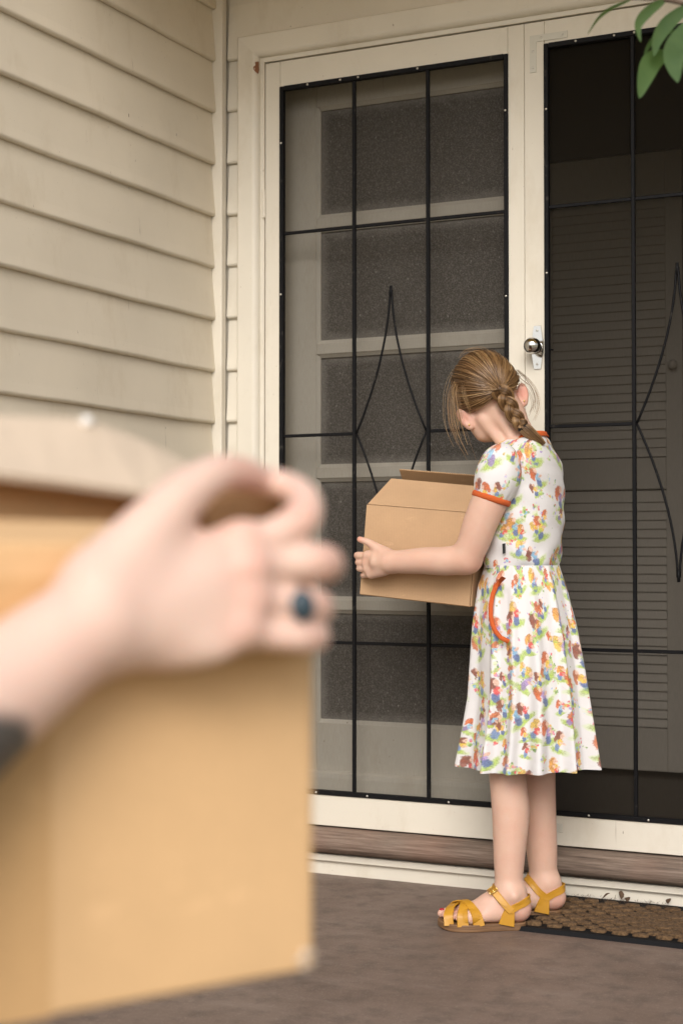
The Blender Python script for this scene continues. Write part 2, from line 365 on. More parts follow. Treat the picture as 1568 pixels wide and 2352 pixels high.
# ------------------------------------------------------------------ screen doors
def flat_bar(mb, x0, x1, z0, z1, y0=.0015, y1=.0115, b=.0012): mb.box(x0, x1, y0, y1, z0, z1, b)
def rod(pts, r, nm, parent): return MB().tube(pts, r, 8).build(nm, M['iron'], parent, smooth=True)
def screen_door(x0, x1, mirror, label):
    """a leaf between x0 and x1; mirror=False hangs on its left side"""
    L = thing('screen_door', label, 'door', ((x0+x1)/2, .012, .135), group='double screen doors')
    zt, zb = 2.1835, .136
    sl, sr = (.0455, .0425) if not mirror else (.0525, .047)
    bx0, bx1 = x0+sl, x1-sr; bt, bb = (2.113, .218) if not mirror else (2.124, .211)
    MB().box(x0, bx0, 0, .032, zb, zt, .0012).build('stile', M['paint'], L)
    MB().box(bx1, x1, 0, .032, zb, zt, .0012).build('stile', M['paint'], L)
    MB().box(bx0+.0006, bx1-.0006, .0004, .032, bt, zt, .001).build('top_rail', M['paint'], L)
    MB().box(bx0+.0006, bx1-.0006, .0003, .032, zb, bb, .001).build('bottom_rail', M['paint'], L)
    fw = .0105
    fr = MB(); flat_bar(fr, bx0-.001, bx0+fw, bb-.001, bt+.001, -.004, .0118); fr.build('frame_bar', M['iron'], L)
    fr = MB(); flat_bar(fr, bx1-fw, bx1+.001, bb-.001, bt+.001, -.004, .0118); fr.build('frame_bar', M['iron'], L)
    fr = MB(); flat_bar(fr, bx0+fw+.0005, bx1-fw-.0005, bt-fw, bt+.002, -.0036, .0118); fr.build('frame_bar', M['iron'], L)
    fr = MB(); flat_bar(fr, bx0+fw+.0005, bx1-fw-.0005, bb-.002, bb+fw, -.0036, .0118); fr.build('frame_bar', M['iron'], L)
    xs = (.406, .617) if not mirror else (1.157, 1.370)
    for x in xs:
        fr = MB(); flat_bar(fr, x-.0046, x+.0046, bb+fw, bt-fw, -.001, .008); fr.build('upright_bar', M['iron'], L)
    for z in (1.715, 1.168, .618):
        segs = [(bx0+fw, xs[0]-.005), (xs[0]+.005, xs[1]-.005), (xs[1]+.005, bx1-fw)]
        if z == 1.168: segs = [segs[0], segs[2]]
        for a, b in segs:
            fr = MB(); flat_bar(fr, a, b, z-.0042, z+.0042, .001, .008); fr.build('cross_bar', M['iron'], L)
    xc = sum(xs)/2; hw = (xs[1]-xs[0])/2 - .006
    for s in (-1, 1):
        for (za, zbm) in ((1.540, 1.168), (.796, 1.168)):
            pts = [(xc + s*(.0026 + (hw-.0026)*(k/14)**1.75), .004, za + (zbm-za)*k/14) for k in range(15)]
            rod(pts, .0031, 'curved_bar', L)
    for za, d in ((1.540, .018), (.796, -.018)):
        rod([(xc, .004, za-d), (xc, .004, za+d*.6)], .0040, 'rod_tip', L)
    # insect screen behind the bars
    link('insect_screen', mesh([(bx0+.002, .0135, bb+.002), (bx1-.002, .0135, bb+.002), (bx1-.002, .0135, bt-.002), (bx0+.002, .0135, bt-.002)], [(0, 1, 2, 3)]), M['screen'], L)
    scr = MB().lathe([(.0001, -.0018), (.0026, -.0014), (.0031, 0), (.0031, .001)], (0, 0, 0), 'y', 10).me(True); scr.materials.append(M['screw'])
    sp = [(bx0+.005, z) for z in (.45, 1.02, 1.55, 1.96)] + [(bx1-.005, z) for z in (.45, .98, 1.50, 1.97)]
    sp += [(bx0 + f*(bx1-bx0), bt-.004) for f in (.13, .28, .36, .62)] + [(bx0 + f*(bx1-bx0), bb+.004) for f in (.17, .40, .75)]
    for x, z in sp:
        o = link('screw', scr, None, L); o.location = (x + random.uniform(-.001, .001), -.0042, z)
    return L, bx0, bx1
LD, lb0, lb1 = screen_door(.1405, .8795, False, 'cream screen door with black iron diamond grille, hinged beside the corner')
for z in (1.80, .50):
    MB().lathe([(.0045, -.038), (.0045, .038)], (.1385, -.004, z), 'z', 12).build('hinge', M['paint'], LD, smooth=False)
rebase(LD)
RD, rb0, rb1 = screen_door(.8806, 1.6215, True, 'cream screen door with chrome knob and corner brackets, dark hallway behind its grille')
# corner brackets: painted over L plate
def bracket(parent, x, z, w, h, t=.0022):
    mb = MB(); b = .017
    vs = [(x, z), (x+w, z), (x+w, z-b), (x+b, z-b), (x+b, z-h), (x, z-h)]
    A = [mb.bm.verts.new((p, -t, q)) for p, q in vs]; B = [mb.bm.verts.new((p, .0, q)) for p, q in vs]
    for k in range(6): mb.bm.faces.new((A[k], A[(k+1) % 6], B[(k+1) % 6], B[k]))
    mb.bm.faces.new(A[::-1]); mb.bm.faces.new(B); bmesh.ops.recalc_face_normals(mb.bm, faces=mb.bm.faces[:])
    o = mb.build('corner_bracket', M['bracket'], parent)
    for dx, dz in ((.03, -.008), (w-.012, -.008), (.008, -.04), (.008, -h+.012)):
        MB().lathe([(.0001, -.0012), (.0022, -.0010), (.003, 0), (.003, .0008)], (x+dx, -t, z+dz), 'y', 10).build('bracket_screw', M['screw'], o, smooth=True)
M['bracket'] = simple('painted_steel', (.56, .54, .47), .35)
bracket(RD, .896, 2.150, .098, .093)
mb = MB(); mb.box(.938, .975, -.0022, 0, .168, .190, .0008); mb.build('corner_plate', M['bracket'], RD)
# knob on a long plate with pointed waist
pl = [(-.0085, .0535), (.0085, .0535), (.0150, .012), (.0150, -.012), (.0085, -.0535), (-.0085, -.0535), (-.0150, -.012), (-.0150, .012)]
mb = MB(); kx, kz = .9135, 1.366
A = [mb.bm.verts.new((kx+p, -.0035, kz+q)) for p, q in pl]; B = [mb.bm.verts.new((kx+p*1.08, 0, kz+q*1.02)) for p, q in pl]
for k in range(8): mb.bm.faces.new((A[k], A[(k+1) % 8], B[(k+1) % 8], B[k]))
mb.bm.faces.new(A[::-1]); mb.bm.faces.new(B); bmesh.ops.recalc_face_normals(mb.bm, faces=mb.bm.faces[:])
kp = mb.build('knob_plate', M['chrome'], RD)
for dz in (-.042, .042):
    MB().lathe([(.0001, -.0012), (.0024, -.0010), (.003, 0), (.003, .0006)], (kx, -.0036, kz+dz), 'y', 10).build('plate_screw', M['screw'], kp, smooth=True)
prof = [(.0001, -.062)] + [(.0215*math.sin(math.radians(a)), -.041-.021*math.cos(math.radians(a))) for a in range(12, 150, 12)] + [(.0085, -.022), (.0085, -.012), (.013, -.006), (.014, -.0036)]
MB().lathe(prof, (kx, 0, kz), 'y', 28).build('knob', M['chrome'], RD, smooth=True)
rod([(kx+.027, .016, kz-.004), (kx+.040, -.001, kz-.008)], .0022, 'latch_pin', RD)
rebase(RD)

# ------------------------------------------------------------------ inner glazed door (closed, behind the left screen)
ID = thing('glazed_door', 'cream inner door with five obscure glass panes behind the closed screen door', 'door', (.5, .11, .15))
IY0, IY1 = .085, .125
zs = [(2.072, 1.768), (1.738, 1.424), (1.394, 1.086), (1.056, .728), (.700, .396)]
px0, px1 = .252, .845
MB().box(.139, px0, IY0, IY1, .15, 2.186, .002).build('stile', M['paint'], ID)
MB().box(px1, .905, IY0, IY1, .15, 2.186, .002).build('stile', M['paint'], ID)
rails = [(2.186, zs[0][0])] + [(zs[k][1], zs[k+1][0]) for k in range(4)] + [(zs[4][1], .15)]
for k, (za, zb) in enumerate(rails):
    MB().box(px0+.0005, px1-.0005, IY0+.0006, IY1, zb, za, .0015).build('rail', M['paint'], ID)
for za, zb in zs:
    link('glass_pane', mesh([(px0+.002, IY0+.016, zb), (px1-.002, IY0+.016, zb), (px1-.002, IY0+.016, za), (px0+.002, IY0+.016, za)], [(0, 1, 2, 3)]), M['glass'], ID)
    bead = .009
    for (a0, a1, c0_, c1_) in ((px0, px0+bead, zb, za), (px1-bead, px1, zb, za)):
        MB().prism([(a0, IY0+.003), (a1, IY0+.010), (a1, IY0+.015), (a0, IY0+.015)] if a0 == px0 else [(a1, IY0+.003), (a0, IY0+.010), (a0, IY0+.015), (a1, IY0+.015)], c0_, c1_, 'z').build('glazing_bead', M['paint'], ID)
    MB().prism([(IY0+.003, zb), (IY0+.010, zb+bead), (IY0+.015, zb+bead), (IY0+.015, zb)], px0+bead, px1-bead, 'x').build('glazing_bead', M['paint'], ID)
    MB().prism([(IY0+.003, za), (IY0+.010, za-bead), (IY0+.015, za-bead), (IY0+.015, za)], px0+bead, px1-bead, 'x').build('glazing_bead', M['paint'], ID)
MB().prism([(IY0, .268), (IY0-.010, .262), (IY0-.012, .25), (IY0-.012, .155), (IY0, .155)], .142, .900, 'x').build('weather_bar', M['paint'], ID)
rebase(ID)

# ------------------------------------------------------------------ louvred cupboard doors in the hall
def louvre_door(x0, x1, label):
    t_ = thing('louvre_door', label, 'door', ((x0+x1)/2, 1.2, .151), group='louvred hall cupboard doors')
    y0, y1 = 1.18, 1.21; s = .055
    MB().box(x0, x0+s, y0, y1, .165, 2.127, .002).build('stile', M['louvre'], t_)
    MB().box(x1-s, x1, y0, y1, .165, 2.127, .002).build('stile', M['louvre'], t_)
    for za, zb in ((2.127, 1.99), (1.155, 1.055), (.30, .165)):
        MB().box(x0+s, x1-s, y0+.001, y1, zb, za, .002).build('rail', M['louvre'], t_)
    sm = MB().prism([(y0+.003, -.0185), (y0+.007, -.0195), (y0+.017, .0165), (y0+.013, .0180)], x0+s, x1-s, 'x').me(); sm.materials.append(M['louvre'])
    for (zb, za) in ((1.165, 1.985), (.31, 1.05)):
        n = int((za-zb)/.0283)
        for k in range(n):
            o = link('slat', sm, None, t_); o.location.z = zb + .012 + k*(za-zb)/n
    MB().lathe([(.0001, -.030), (.010, -.029), (.015, -.022), (.013, -.012), (.007, -.006), (.007, 0)], (x1-s/2, y0, 1.445), 'y', 16).build('knob', M['louvre'], t_, smooth=True)
    rebase(t_)
louvre_door(.500, .985, 'louvred hall cupboard door nearer the glazed door, seen through the dark screen')
louvre_door(.990, 1.475, 'louvred hall cupboard door farther from the glazed door, seen through the dark screen')
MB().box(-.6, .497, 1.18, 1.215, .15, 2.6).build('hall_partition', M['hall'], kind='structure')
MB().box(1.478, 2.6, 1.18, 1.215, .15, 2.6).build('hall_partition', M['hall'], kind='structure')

# ------------------------------------------------------------------ smooth blended bodies (distance field -> surface)
class SDF:
    def __init__(s, h): s.h = h; s.pr = []
    def cone(s, a, b, ra, rb, k=.01): s.pr.append(('c', np.array(a, float), np.array(b, float), ra, rb, k)); return s
    def chain(s, pts, rs, k=.01):
        P = [np.array(p, float) for p in pts]; n = len(P); Q = []; R = []
        for i in range(n-1):
            a, b, c, d = P[max(i-1, 0)], P[i], P[i+1], P[min(i+2, n-1)]; ra, rb, rc, rd = rs[max(i-1, 0)], rs[i], rs[i+1], rs[min(i+2, n-1)]
            for j in range(4):
                u = j/4; w = (2*u**3-3*u**2+1)
                Q.append(.5*((2*b)+(c-a)*u+(2*a-5*b+4*c-d)*u*u+(3*b-a-3*c+d)*u**3)); R.append(.5*((2*rb)+(rc-ra)*u+(2*ra-5*rb+4*rc-rd)*u*u+(3*rb-ra-3*rc+rd)*u**3))
        Q.append(P[-1]); R.append(rs[-1]); Q = np.array(Q); R = np.array(R)
        s.pr.append(('h', Q.min(0), Q.max(0), R.max(), R.max(), k, Q, R)); return s
    def ell(s, c, E, R, k=.01, sub=False): s.pr.append(('s' if sub else 'e', np.array(c, float), np.array(E, float), np.array(R, float), None, k)); return s
    def build(s):
        lo, hi = [], []
        for p in s.pr:
            if p[0] in 'ch': r = max(p[3], p[4]); lo += [np.minimum(p[1], p[2])-r]; hi += [np.maximum(p[1], p[2])+r]
            else: r = max(p[3]); lo += [p[1]-r]; hi += [p[1]+r]
        h = s.h; LO = np.min(lo, 0)-4*h; HI = np.max(hi, 0)+4*h
        n = np.ceil((HI-LO)/h).astype(int)+1
        F = np.full(n, .03, np.float32); ax = [LO[i]+h*np.arange(n[i]) for i in range(3)]
        for p in s.pr:
            kind, k = p[0], p[5]
            if kind in 'ch': r = max(p[3], p[4]); a0 = np.minimum(p[1], p[2])-r; b0 = np.maximum(p[1], p[2])+r
            else: r = max(p[3]); a0 = p[1]-r; b0 = p[1]+r
            m = k+3*h
            i0 = np.clip(((a0-m-LO)/h).astype(int), 0, n-1); i1 = np.clip(((b0+m-LO)/h).astype(int)+2, 1, n)
            sl = tuple(slice(i0[j], i1[j]) for j in range(3))
            X = ax[0][sl[0]][:, None, None]; Y = ax[1][sl[1]][None, :, None]; Z = ax[2][sl[2]][None, None, :]
            if kind == 'h':
                d = np.full((X.size, Y.size, Z.size), 1., np.float32)
                for A, B, ra, rb in zip(p[6][:-1], p[6][1:], p[7][:-1], p[7][1:]):
                    ba = B-A; L2 = ba @ ba + 1e-12; dx, dy, dz = X-A[0], Y-A[1], Z-A[2]
                    t = np.clip((dx*ba[0]+dy*ba[1]+dz*ba[2])/L2, 0, 1)
                    np.minimum(d, np.sqrt((dx-t*ba[0])**2+(dy-t*ba[1])**2+(dz-t*ba[2])**2) - (ra+(rb-ra)*t), out=d, casting='unsafe')
            elif kind == 'c':
                A, B = p[1], p[2]; ba = B-A; L2 = ba @ ba + 1e-12
                dx, dy, dz = X-A[0], Y-A[1], Z-A[2]
                t = np.clip((dx*ba[0]+dy*ba[1]+dz*ba[2])/L2, 0, 1)
                d = np.sqrt((dx-t*ba[0])**2+(dy-t*ba[1])**2+(dz-t*ba[2])**2) - (p[3]+(p[4]-p[3])*t)
            else:
                C_, E, R = p[1], p[2], p[3]; dx, dy, dz = X-C_[0], Y-C_[1], Z-C_[2]
                q = [(dx*E[i][0]+dy*E[i][1]+dz*E[i][2])/R[i] for i in range(3)]
                ln = np.sqrt(q[0]**2+q[1]**2+q[2]**2)+1e-9
                gr = np.sqrt((q[0]/R[0])**2+(q[1]/R[1])**2+(q[2]/R[2])**2)+1e-9
                d = ln*(ln-1)/gr
            f = F[sl]
            if kind == 's':
                hh = np.clip(.5-.5*(f+d)/k, 0, 1); F[sl] = (f*(1-hh) + (-d)*hh + k*hh*(1-hh)).astype(np.float32)
            else:
                hh = np.clip(.5+.5*(d-f)/k, 0, 1); F[sl] = (d*(1-hh) + f*hh - k*hh*(1-hh)).astype(np.float32)
        # surface nets
        ins = F < 0
        cs = sum(ins[i:n[0]-1+i, j:n[1]-1+j, l:n[2]-1+l].astype(np.int8) for i in (0, 1) for j in (0, 1) for l in (0, 1))
        act = (cs > 0) & (cs < 8); idx = np.argwhere(act); vid = np.full(act.shape, -1, np.int32); vid[act] = np.arange(len(idx))
        corners = [(i, j, l) for i in (0, 1) for j in (0, 1) for l in (0, 1)]
        val = {c: F[idx[:, 0]+c[0], idx[:, 1]+c[1], idx[:, 2]+c[2]] for c in corners}
        acc = np.zeros((len(idx), 3)); cnt = np.zeros(len(idx))
        for c in corners:
            for axx in range(3):
                if c[axx] == 0:
                    e = list(c); e[axx] = 1; e = tuple(e); va, vb = val[c], val[e]; cr = (va < 0) != (vb < 0)
                    t = np.where(cr, va/np.where(cr, va-vb, 1), 0); P = np.array(c, float)[None, :].repeat(len(idx), 0); P[:, axx] = t
                    acc += P*cr[:, None]; cnt += cr
        V = LO + h*(idx + acc/cnt[:, None])
        Q = []
        for axx in range(3):
            u, v = [(1, 2), (2, 0), (0, 1)][axx]
            sa = [slice(None)]*3; sb = [slice(None)]*3; sa[axx] = slice(0, -1); sb[axx] = slice(1, None)
            A, B = ins[tuple(sa)], ins[tuple(sb)]; ed = np.argwhere(A != B)
            ed = ed[(ed[:, u] > 0) & (ed[:, v] > 0) & (ed[:, u] < n[u]-1) & (ed[:, v] < n[v]-1)]
            fl = A[ed[:, 0], ed[:, 1], ed[:, 2]]
            def cid(du, dv):
                c = ed.copy(); c[:, u] -= du; c[:, v] -= dv; return vid[c[:, 0], c[:, 1], c[:, 2]]
            q = np.stack([cid(0, 0), cid(1, 0), cid(1, 1), cid(0, 1)], 1)
            q[~fl] = q[~fl][:, ::-1]; Q.append(q)
        return V, np.concatenate(Q)
def relax(V, Q, it=2, lam=.5):
    a = np.concatenate([Q[:, [0, 1]], Q[:, [1, 2]], Q[:, [2, 3]], Q[:, [3, 0]]])
    for _ in range(it):
        s = np.zeros_like(V); c = np.zeros(len(V))
        for i, j in ((0, 1), (1, 0)):
            for d in range(3): s[:, d] += np.bincount(a[:, i], V[a[:, j], d], len(V))
            c += np.bincount(a[:, i], minlength=len(V))
        V = V + lam*(s/c[:, None]-V)
    return V

# ------------------------------------------------------------------ more materials
def cardboard(name, col, inner=False):
    t = NT(name); c = t.coord(); fl = t.noise(t.coord((1, 1, 240)), 1., 2); n = t.noise(c, 9, 5); f = t.noise(c, 300, 4, .7)
    cc = t.mix(t.ramp(n, [(.3, (0, 0, 0)), (.75, (1, 1, 1))]), (*col, 1), (*[x*.86 for x in col], 1))
    cc = t.mix(t.math('MULTIPLY', t.ramp(f, [(.45, (0, 0, 0)), (.75, (1, 1, 1))]), .22), cc, (*[x*.62 for x in col], 1))
    wv = t.n('TexWave', Vector=t.coord((1, 1, 1), (0, 0, -.4555)), Scale=52., Distortion=.6); sc = t.ramp(t.noise(t.coord((1, 1, 2.5)), 14, 7, .75), [(.60, (0, 0, 0)), (.70, (1, 1, 1))])
    cc = t.mix(t.math('MULTIPLY', wv.outputs['Fac'], .10), cc, (*[x*.7 for x in col], 1)); cc = t.mix(t.math('MULTIPLY', sc, .28), cc, (*[min(1, x*1.35+.04) for x in col], 1))
    t.p(Base_Color=cc, Roughness=.85); t.b.inputs['Specular IOR Level'].default_value = .2
    t.bump(t.math('ADD', f, t.math('MULTIPLY', n, 4.)), .0006, .4); return t.m
M['card'] = cardboard('cardboard', (.50, .325, .19)); M['card2'] = cardboard('warm_cardboard', (.70, .455, .24))
M['cardshade'] = cardboard('shaded_cardboard', (.40, .24, .125)); M['cardstrip'] = cardboard('darker_cardboard', (.62, .385, .185))  # shade on the inner flaps is put into a browner cardboard colour
M['carded'] = cardboard('cardboard_cut_edge', (.60, .44, .28)); M['cardpale'] = cardboard('pale_cardboard', (.62, .50, .38))
def skin(name, col, red):
    t = NT(name); c = t.coord(); n = t.noise(c, 22, 5); f = t.noise(c, 260, 3)
    cc = t.mix(t.math('MULTIPLY', t.ramp(n, [(.4, (0, 0, 0)), (.75, (1, 1, 1))]), .5), (*col, 1), (*red, 1))
    cc = t.mix(t.math('MULTIPLY', t.ramp(f, [(.62, (0, 0, 0)), (.8, (1, 1, 1))]), .18), cc, (*[x*.7 for x in red], 1))
    fa_ = t.n('Attribute', attribute_name='flush'); cc = t.mix(fa_.outputs['Fac'], cc, (.62, .19, .13, 1))
    ml = t.n('TexVoronoi', Vector=c, Scale=26.); cc = t.mix(t.math('MULTIPLY', t.ramp(ml.outputs['Distance'], [(.022, (1, 1, 1)), (.045, (0, 0, 0))]), .55), cc, (.16, .07, .04, 1))
    pt = t.noise(c, 7, 4, .6); cc = t.mix(t.ramp(pt, [(.42, (.32, .32, .32)), (.62, (0, 0, 0))]), cc, (*[x*y for x, y in zip(col, (.86, .80, .82))], 1))
    ta_ = t.n('Attribute', attribute_name='tattoo'); cc = t.mix(t.ramp(ta_.outputs['Fac'], [(.2, (0, 0, 0)), (.8, (1, 1, 1))]), cc, (.085, .074, .066, 1))
    t.p(Base_Color=cc, Roughness=.48); t.b.inputs['Subsurface Weight'].default_value = .22
    t.b.inputs['Subsurface Radius'].default_value = (1, .35, .2); t.b.inputs['Subsurface Scale'].default_value = .006
    t.b.inputs['Specular IOR Level'].default_value = .4
    t.bump(f, .0004, .35); return t.m
M['skin'] = skin('fair_skin', (.62, .41, .315), (.57, .31, .23)); M['skin2'] = skin('fair_skin_adult', (.70, .505, .415), (.66, .41, .33))
t = NT('ribbed_orange'); c = t.coord(); wv = t.n('TexWave', Vector=c, Scale=210.); wv.wave_type = 'BANDS'
t.p(Base_Color=t.mix(t.math('MULTIPLY', wv.outputs['Fac'], .35), (.62, .115, .02, 1), (.40, .06, .012, 1)), Roughness=.85); t.bump(wv.outputs['Fac'], .0012, .6); M['orange'] = t.m
t = NT('mustard_leather'); c = t.coord(); n = t.noise(c, 14, 4)
t.p(Base_Color=t.mix(n, (.54, .275, .022, 1), (.43, .205, .016, 1)), Roughness=.42); t.bump(t.noise(c, 420, 4), .0005, .5); M['leather'] = t.m
t = NT('tan_sole'); c = t.coord((1, 1, 60)); n = t.noise(c, 8, 4)
t.p(Base_Color=t.ramp(n, [(.3, (.10, .05, .022)), (.7, (.24, .13, .06))]), Roughness=.6); M['sole'] = t.m
M['rubber'] = simple('black_rubber', (.009, .009, .010), .75, spec=.12, bump=(300, .0008, .6))
M['nail'] = simple('red_nail_polish', (.35, .005, .02), .2)
M['hairtie'] = simple('black_hair_tie', (.012, .012, .014), .8)
M['sleeve'] = simple('charcoal_knit', (.055, .052, .047), .95, bump=(400, .002, .7))
M['denim'] = simple('dark_denim', (.03, .04, .07), .9)
M['stone'] = simple('blue_stone', (.035, .058, .075), .25)
M['silver'] = simple('silver', (.75, .74, .72), .2, 1.)
t = NT('coir'); c = t.coord(); n = t.noise(c, 130, 6, .7); b = t.noise(c, 9, 4)
cc = t.ramp(n, [(.3, (.030, .017, .008)), (.5, (.13, .072, .030)), (.72, (.30, .18, .085))]); cc = t.mix(t.math('MULTIPLY', b, .5), cc, (.09, .055, .03, 1))
t.p(Base_Color=cc, Roughness=1.); t.bump(n, .006, 1.); M['coir'] = t.m
M['litter'] = simple('dead_leaf', (.10, .06, .035), .9)

# ------------------------------------------------------------------ cardboard boxes
def slab(name, pts, th, mat, parent, edge=None):
    """a panel from 4 corner points, thickened along its own normal"""
    P = [Vector(p) for p in pts]; nrm = (P[1]-P[0]).cross(P[3]-P[0]).normalized()*th
    mb = MB(); A = [mb.bm.verts.new(p) for p in P]; B = [mb.bm.verts.new(p+nrm) for p in P]
    for k in range(4): mb.bm.faces.new((A[k], A[(k+1) % 4], B[(k+1) % 4], B[k]))
    mb.bm.faces.new(A[::-1]); mb.bm.faces.new(B); bmesh.ops.recalc_face_normals(mb.bm, faces=mb.bm.faces[:])
    bmesh.ops.bevel(mb.bm, geom=mb.bm.edges[:], offset=min(.0009, th*.3), segments=1, affect='EDGES')
    return mb.build(name, mat, parent)
# --- the box the girl carries
A28 = math.radians(28); bl = -rgt*math.cos(A28) + fwd0*math.sin(A28); bd = rgt*math.sin(A28) + fwd0*math.cos(A28)
TL5 = math.radians(5.0); bu = upz*math.cos(TL5) + (rgt*math.cos(A28)-fwd0*math.sin(A28))*math.sin(TL5)*1.0
bw = bl*math.cos(TL5) + upz*math.sin(TL5)
BO = at(1077, 1393, 3.645); BW, BH, BD = .285, .2145, .24
def bp(u, d, z): return BO + bw*(BW*u) + bd*d + bu*z
B1 = thing('cardboard_box', 'small open brown cardboard box hugged by the girl in the printed dress', 'box', tuple(bp(.5, .12, 0)))
T = .0036
slab('front_panel', [bp(0, 0, 0), bp(1, 0, 0), bp(1, 0, BH), bp(0, 0, BH)], T, M['card'], B1)
slab('back_panel', [bp(0, BD, 0), bp(1, BD, 0), bp(1, BD, BH), bp(0, BD, BH)], T, M['card'], B1)
slab('end_panel', [bp(0, T, 0), bp(0, BD-T, 0), bp(0, BD-T, BH), bp(0, T, BH)], T, M['card'], B1)
slab('end_panel', [bp(1, T, 0), bp(1, BD-T, 0), bp(1, BD-T, BH), bp(1, T, BH)], T, M['card'], B1)
slab('base_panel', [bp(.0, T, .002), bp(1, T, .002), bp(1, BD-T, .002), bp(.0, BD-T, .002)], T, M['card'], B1)
slab('front_flap', [bp(.003, .0035, BH+.0030), bp(.995, .0035, BH+.0030), bp(.985, .112, BH+.068), bp(.003, .112, BH+.064)], T, M['card'], B1)
slab('end_flap', [bp(.02, .012, BH-.012), bp(.02, BD-.01, BH-.012), bp(.40, BD-.01, BH-.030), bp(.40, .012, BH-.030)], T, M['cardshade'], B1)
slab('end_flap', [bp(.98, .012, BH-.012), bp(.98, BD-.01, BH-.012), bp(.62, BD-.01, BH-.050), bp(.62, .012, BH-.050)], T, M['cardshade'], B1)
rfp = [bp(.0, BD, BH+.001), bp(.995, BD, BH+.001), bp(.985, .152, BH+.0905), bp(.0, .152, BH+.0885)]
slab('rear_flap', rfp, T, M['cardshade'], B1)
e0, e1_ = np.array(rfp[2]), np.array(rfp[3]); nn = np.cross(np.array(rfp[1])-np.array(rfp[0]), np.array(rfp[3])-np.array(rfp[0])); nn /= np.linalg.norm(nn)
out = np.array(rfp[3])-np.array(rfp[0]); out /= np.linalg.norm(out)
mb = MB(); NZ = 90
for k in range(NZ):
    p0 = e0+(e1_-e0)*k/NZ + out*.0006 + nn*T*(.12 if k % 2 else .88); p1 = e0+(e1_-e0)*(k+1)/NZ + out*.0006 + nn*T*(.88 if k % 2 else .12)
    mb.tube([p0, p1], .0005, 4)
mb.build('corrugation', M['carded'], B1)
rebase(B1)

# --- the large box in the foreground
A55 = math.radians(55.4); fl_ = -(rgt*math.sin(A55) + fwd0*math.cos(A55)); fd_ = -rgt*math.cos(A55) + fwd0*math.sin(A55)
FDEP = .862; FO = at(713, 2224, FDEP); FW, FD, FH = .43, .30, .2290
def fp(u, d, z): return FO + fl_*u + fd_*d + upz*z
B2 = thing('cardboard_box', 'large open cardboard box held up by the hand with the blue ring', 'box', tuple(fp(.2, .15, 0)))
T = .005
slab('front_panel', [fp(0, 0, 0), fp(FW, 0, 0), fp(FW, 0, FH), fp(0, 0, FH)], T, M['card2'], B2)
slab('back_panel', [fp(0, FD, 0), fp(FW, FD, 0), fp(FW, FD, FH), fp(0, FD, FH)], T, M['card2'], B2)
slab('end_panel', [fp(0, T, 0), fp(0, FD-T, 0), fp(0, FD-T, FH), fp(0, T, FH)], T, M['card2'], B2)
slab('end_panel', [fp(FW, T, 0), fp(FW, FD-T, 0), fp(FW, FD-T, FH), fp(FW, T, FH)], T, M['card2'], B2)
slab('base_panel', [fp(0, T, .003), fp(FW, T, .003), fp(FW, FD-T, .003), fp(0, FD-T, .003)], T, M['card2'], B2)
# worn pale corner, darker strip down the front
mb = MB(); cc = fp(.0035, -.0008, .006)
for k in range(5):
    a = k*1.3; mb.tube([cc + (fl_*.003*math.cos(a)+upz*.004*math.sin(a)), cc + (fl_*.007*math.cos(a)+upz*.006*math.sin(a)) - fd_*.001], [.003, .001], 6)
mb.build('torn_corner', M['cardpale'], B2)
slab('darker_strip', [fp(.152, -.0008, -.001), fp(.200, -.0008, -.001), fp(.200, -.0008, FH*.93), fp(.152, -.0008, FH*.93)], .0005, M['cardstrip'], B2)
# flaps: front one tipped back over the opening, rear one standing up and folded forward
slab('front_flap', [fp(.0, .002, FH+.001), fp(FW, .002, FH+.001), fp(FW, .060, FH+.0160), fp(.06, .060, FH+.0125)], .004, M['card2'], B2)
slab('end_flap', [fp(.004, .006, FH+.001), fp(.004, .200, FH+.001), fp(.018, .200, FH+.040), fp(.024, .008, FH+.036)], .004, M['cardshade'], B2)
slab('rear_flap', [fp(.03, .118, FH-.02), fp(FW, .118, FH-.02), fp(FW, .128, FH+.054), fp(.03, .128, FH+.034)], .004, M['card2'], B2)
mb = MB()
def fpx(px, y, d):
    u = 0.
    for _ in range(20):      # slide along the flap until it stands at that column
        dep = FDEP - u*math.cos(A55) + d*math.sin(A55); lat = (713-784)/FPX*FDEP - u*math.sin(A55) - d*math.cos(A55)
        u += (lat - (px-784)/FPX*dep)/1.0
    dep = FDEP - u*math.cos(A55) + d*math.sin(A55)
    return at(px, y, dep)
top = [(-400, 930), (-150, 945), (0, 955), (100, 958), (165, 961), (198, 965), (230, 975), (330, 1012), (430, 1060), (500, 1100)]
low = [(-400, 1050), (-150, 1070), (0, 1086), (100, 1098), (165, 1106), (198, 1111), (230, 1115), (330, 1130), (430, 1148), (500, 1165)]
R_ = [[mb.bm.verts.new(fpx(u, y_, dd)-upz*o_) for (u, y_) in arr] for arr, dd, o_ in ((top, .132, 0), (low, .085, 0), (low, .087, .004), (top, .135, .004))]
for r in range(4):
    for k in range(len(top)-1): mb.bm.faces.new((R_[r][k], R_[r][k+1], R_[(r+1) % 4][k+1], R_[(r+1) % 4][k]))
mb.bm.faces.new([R_[r][0] for r in range(4)]); mb.bm.faces.new([R_[r][-1] for r in range(3, -1, -1)]); bmesh.ops.recalc_face_normals(mb.bm, faces=mb.bm.faces[:])
mb.build('folded_flap', M['cardpale'], B2)
MB().tube([fpx(188, 972, .128), fpx(200, 966, .128), fpx(215, 976, .128)], [.0025, .0035, .002], 8).build('torn_edge', simple('torn_paper', (.8, .78, .75), .9), B2, smooth=True)
rebase(B2)

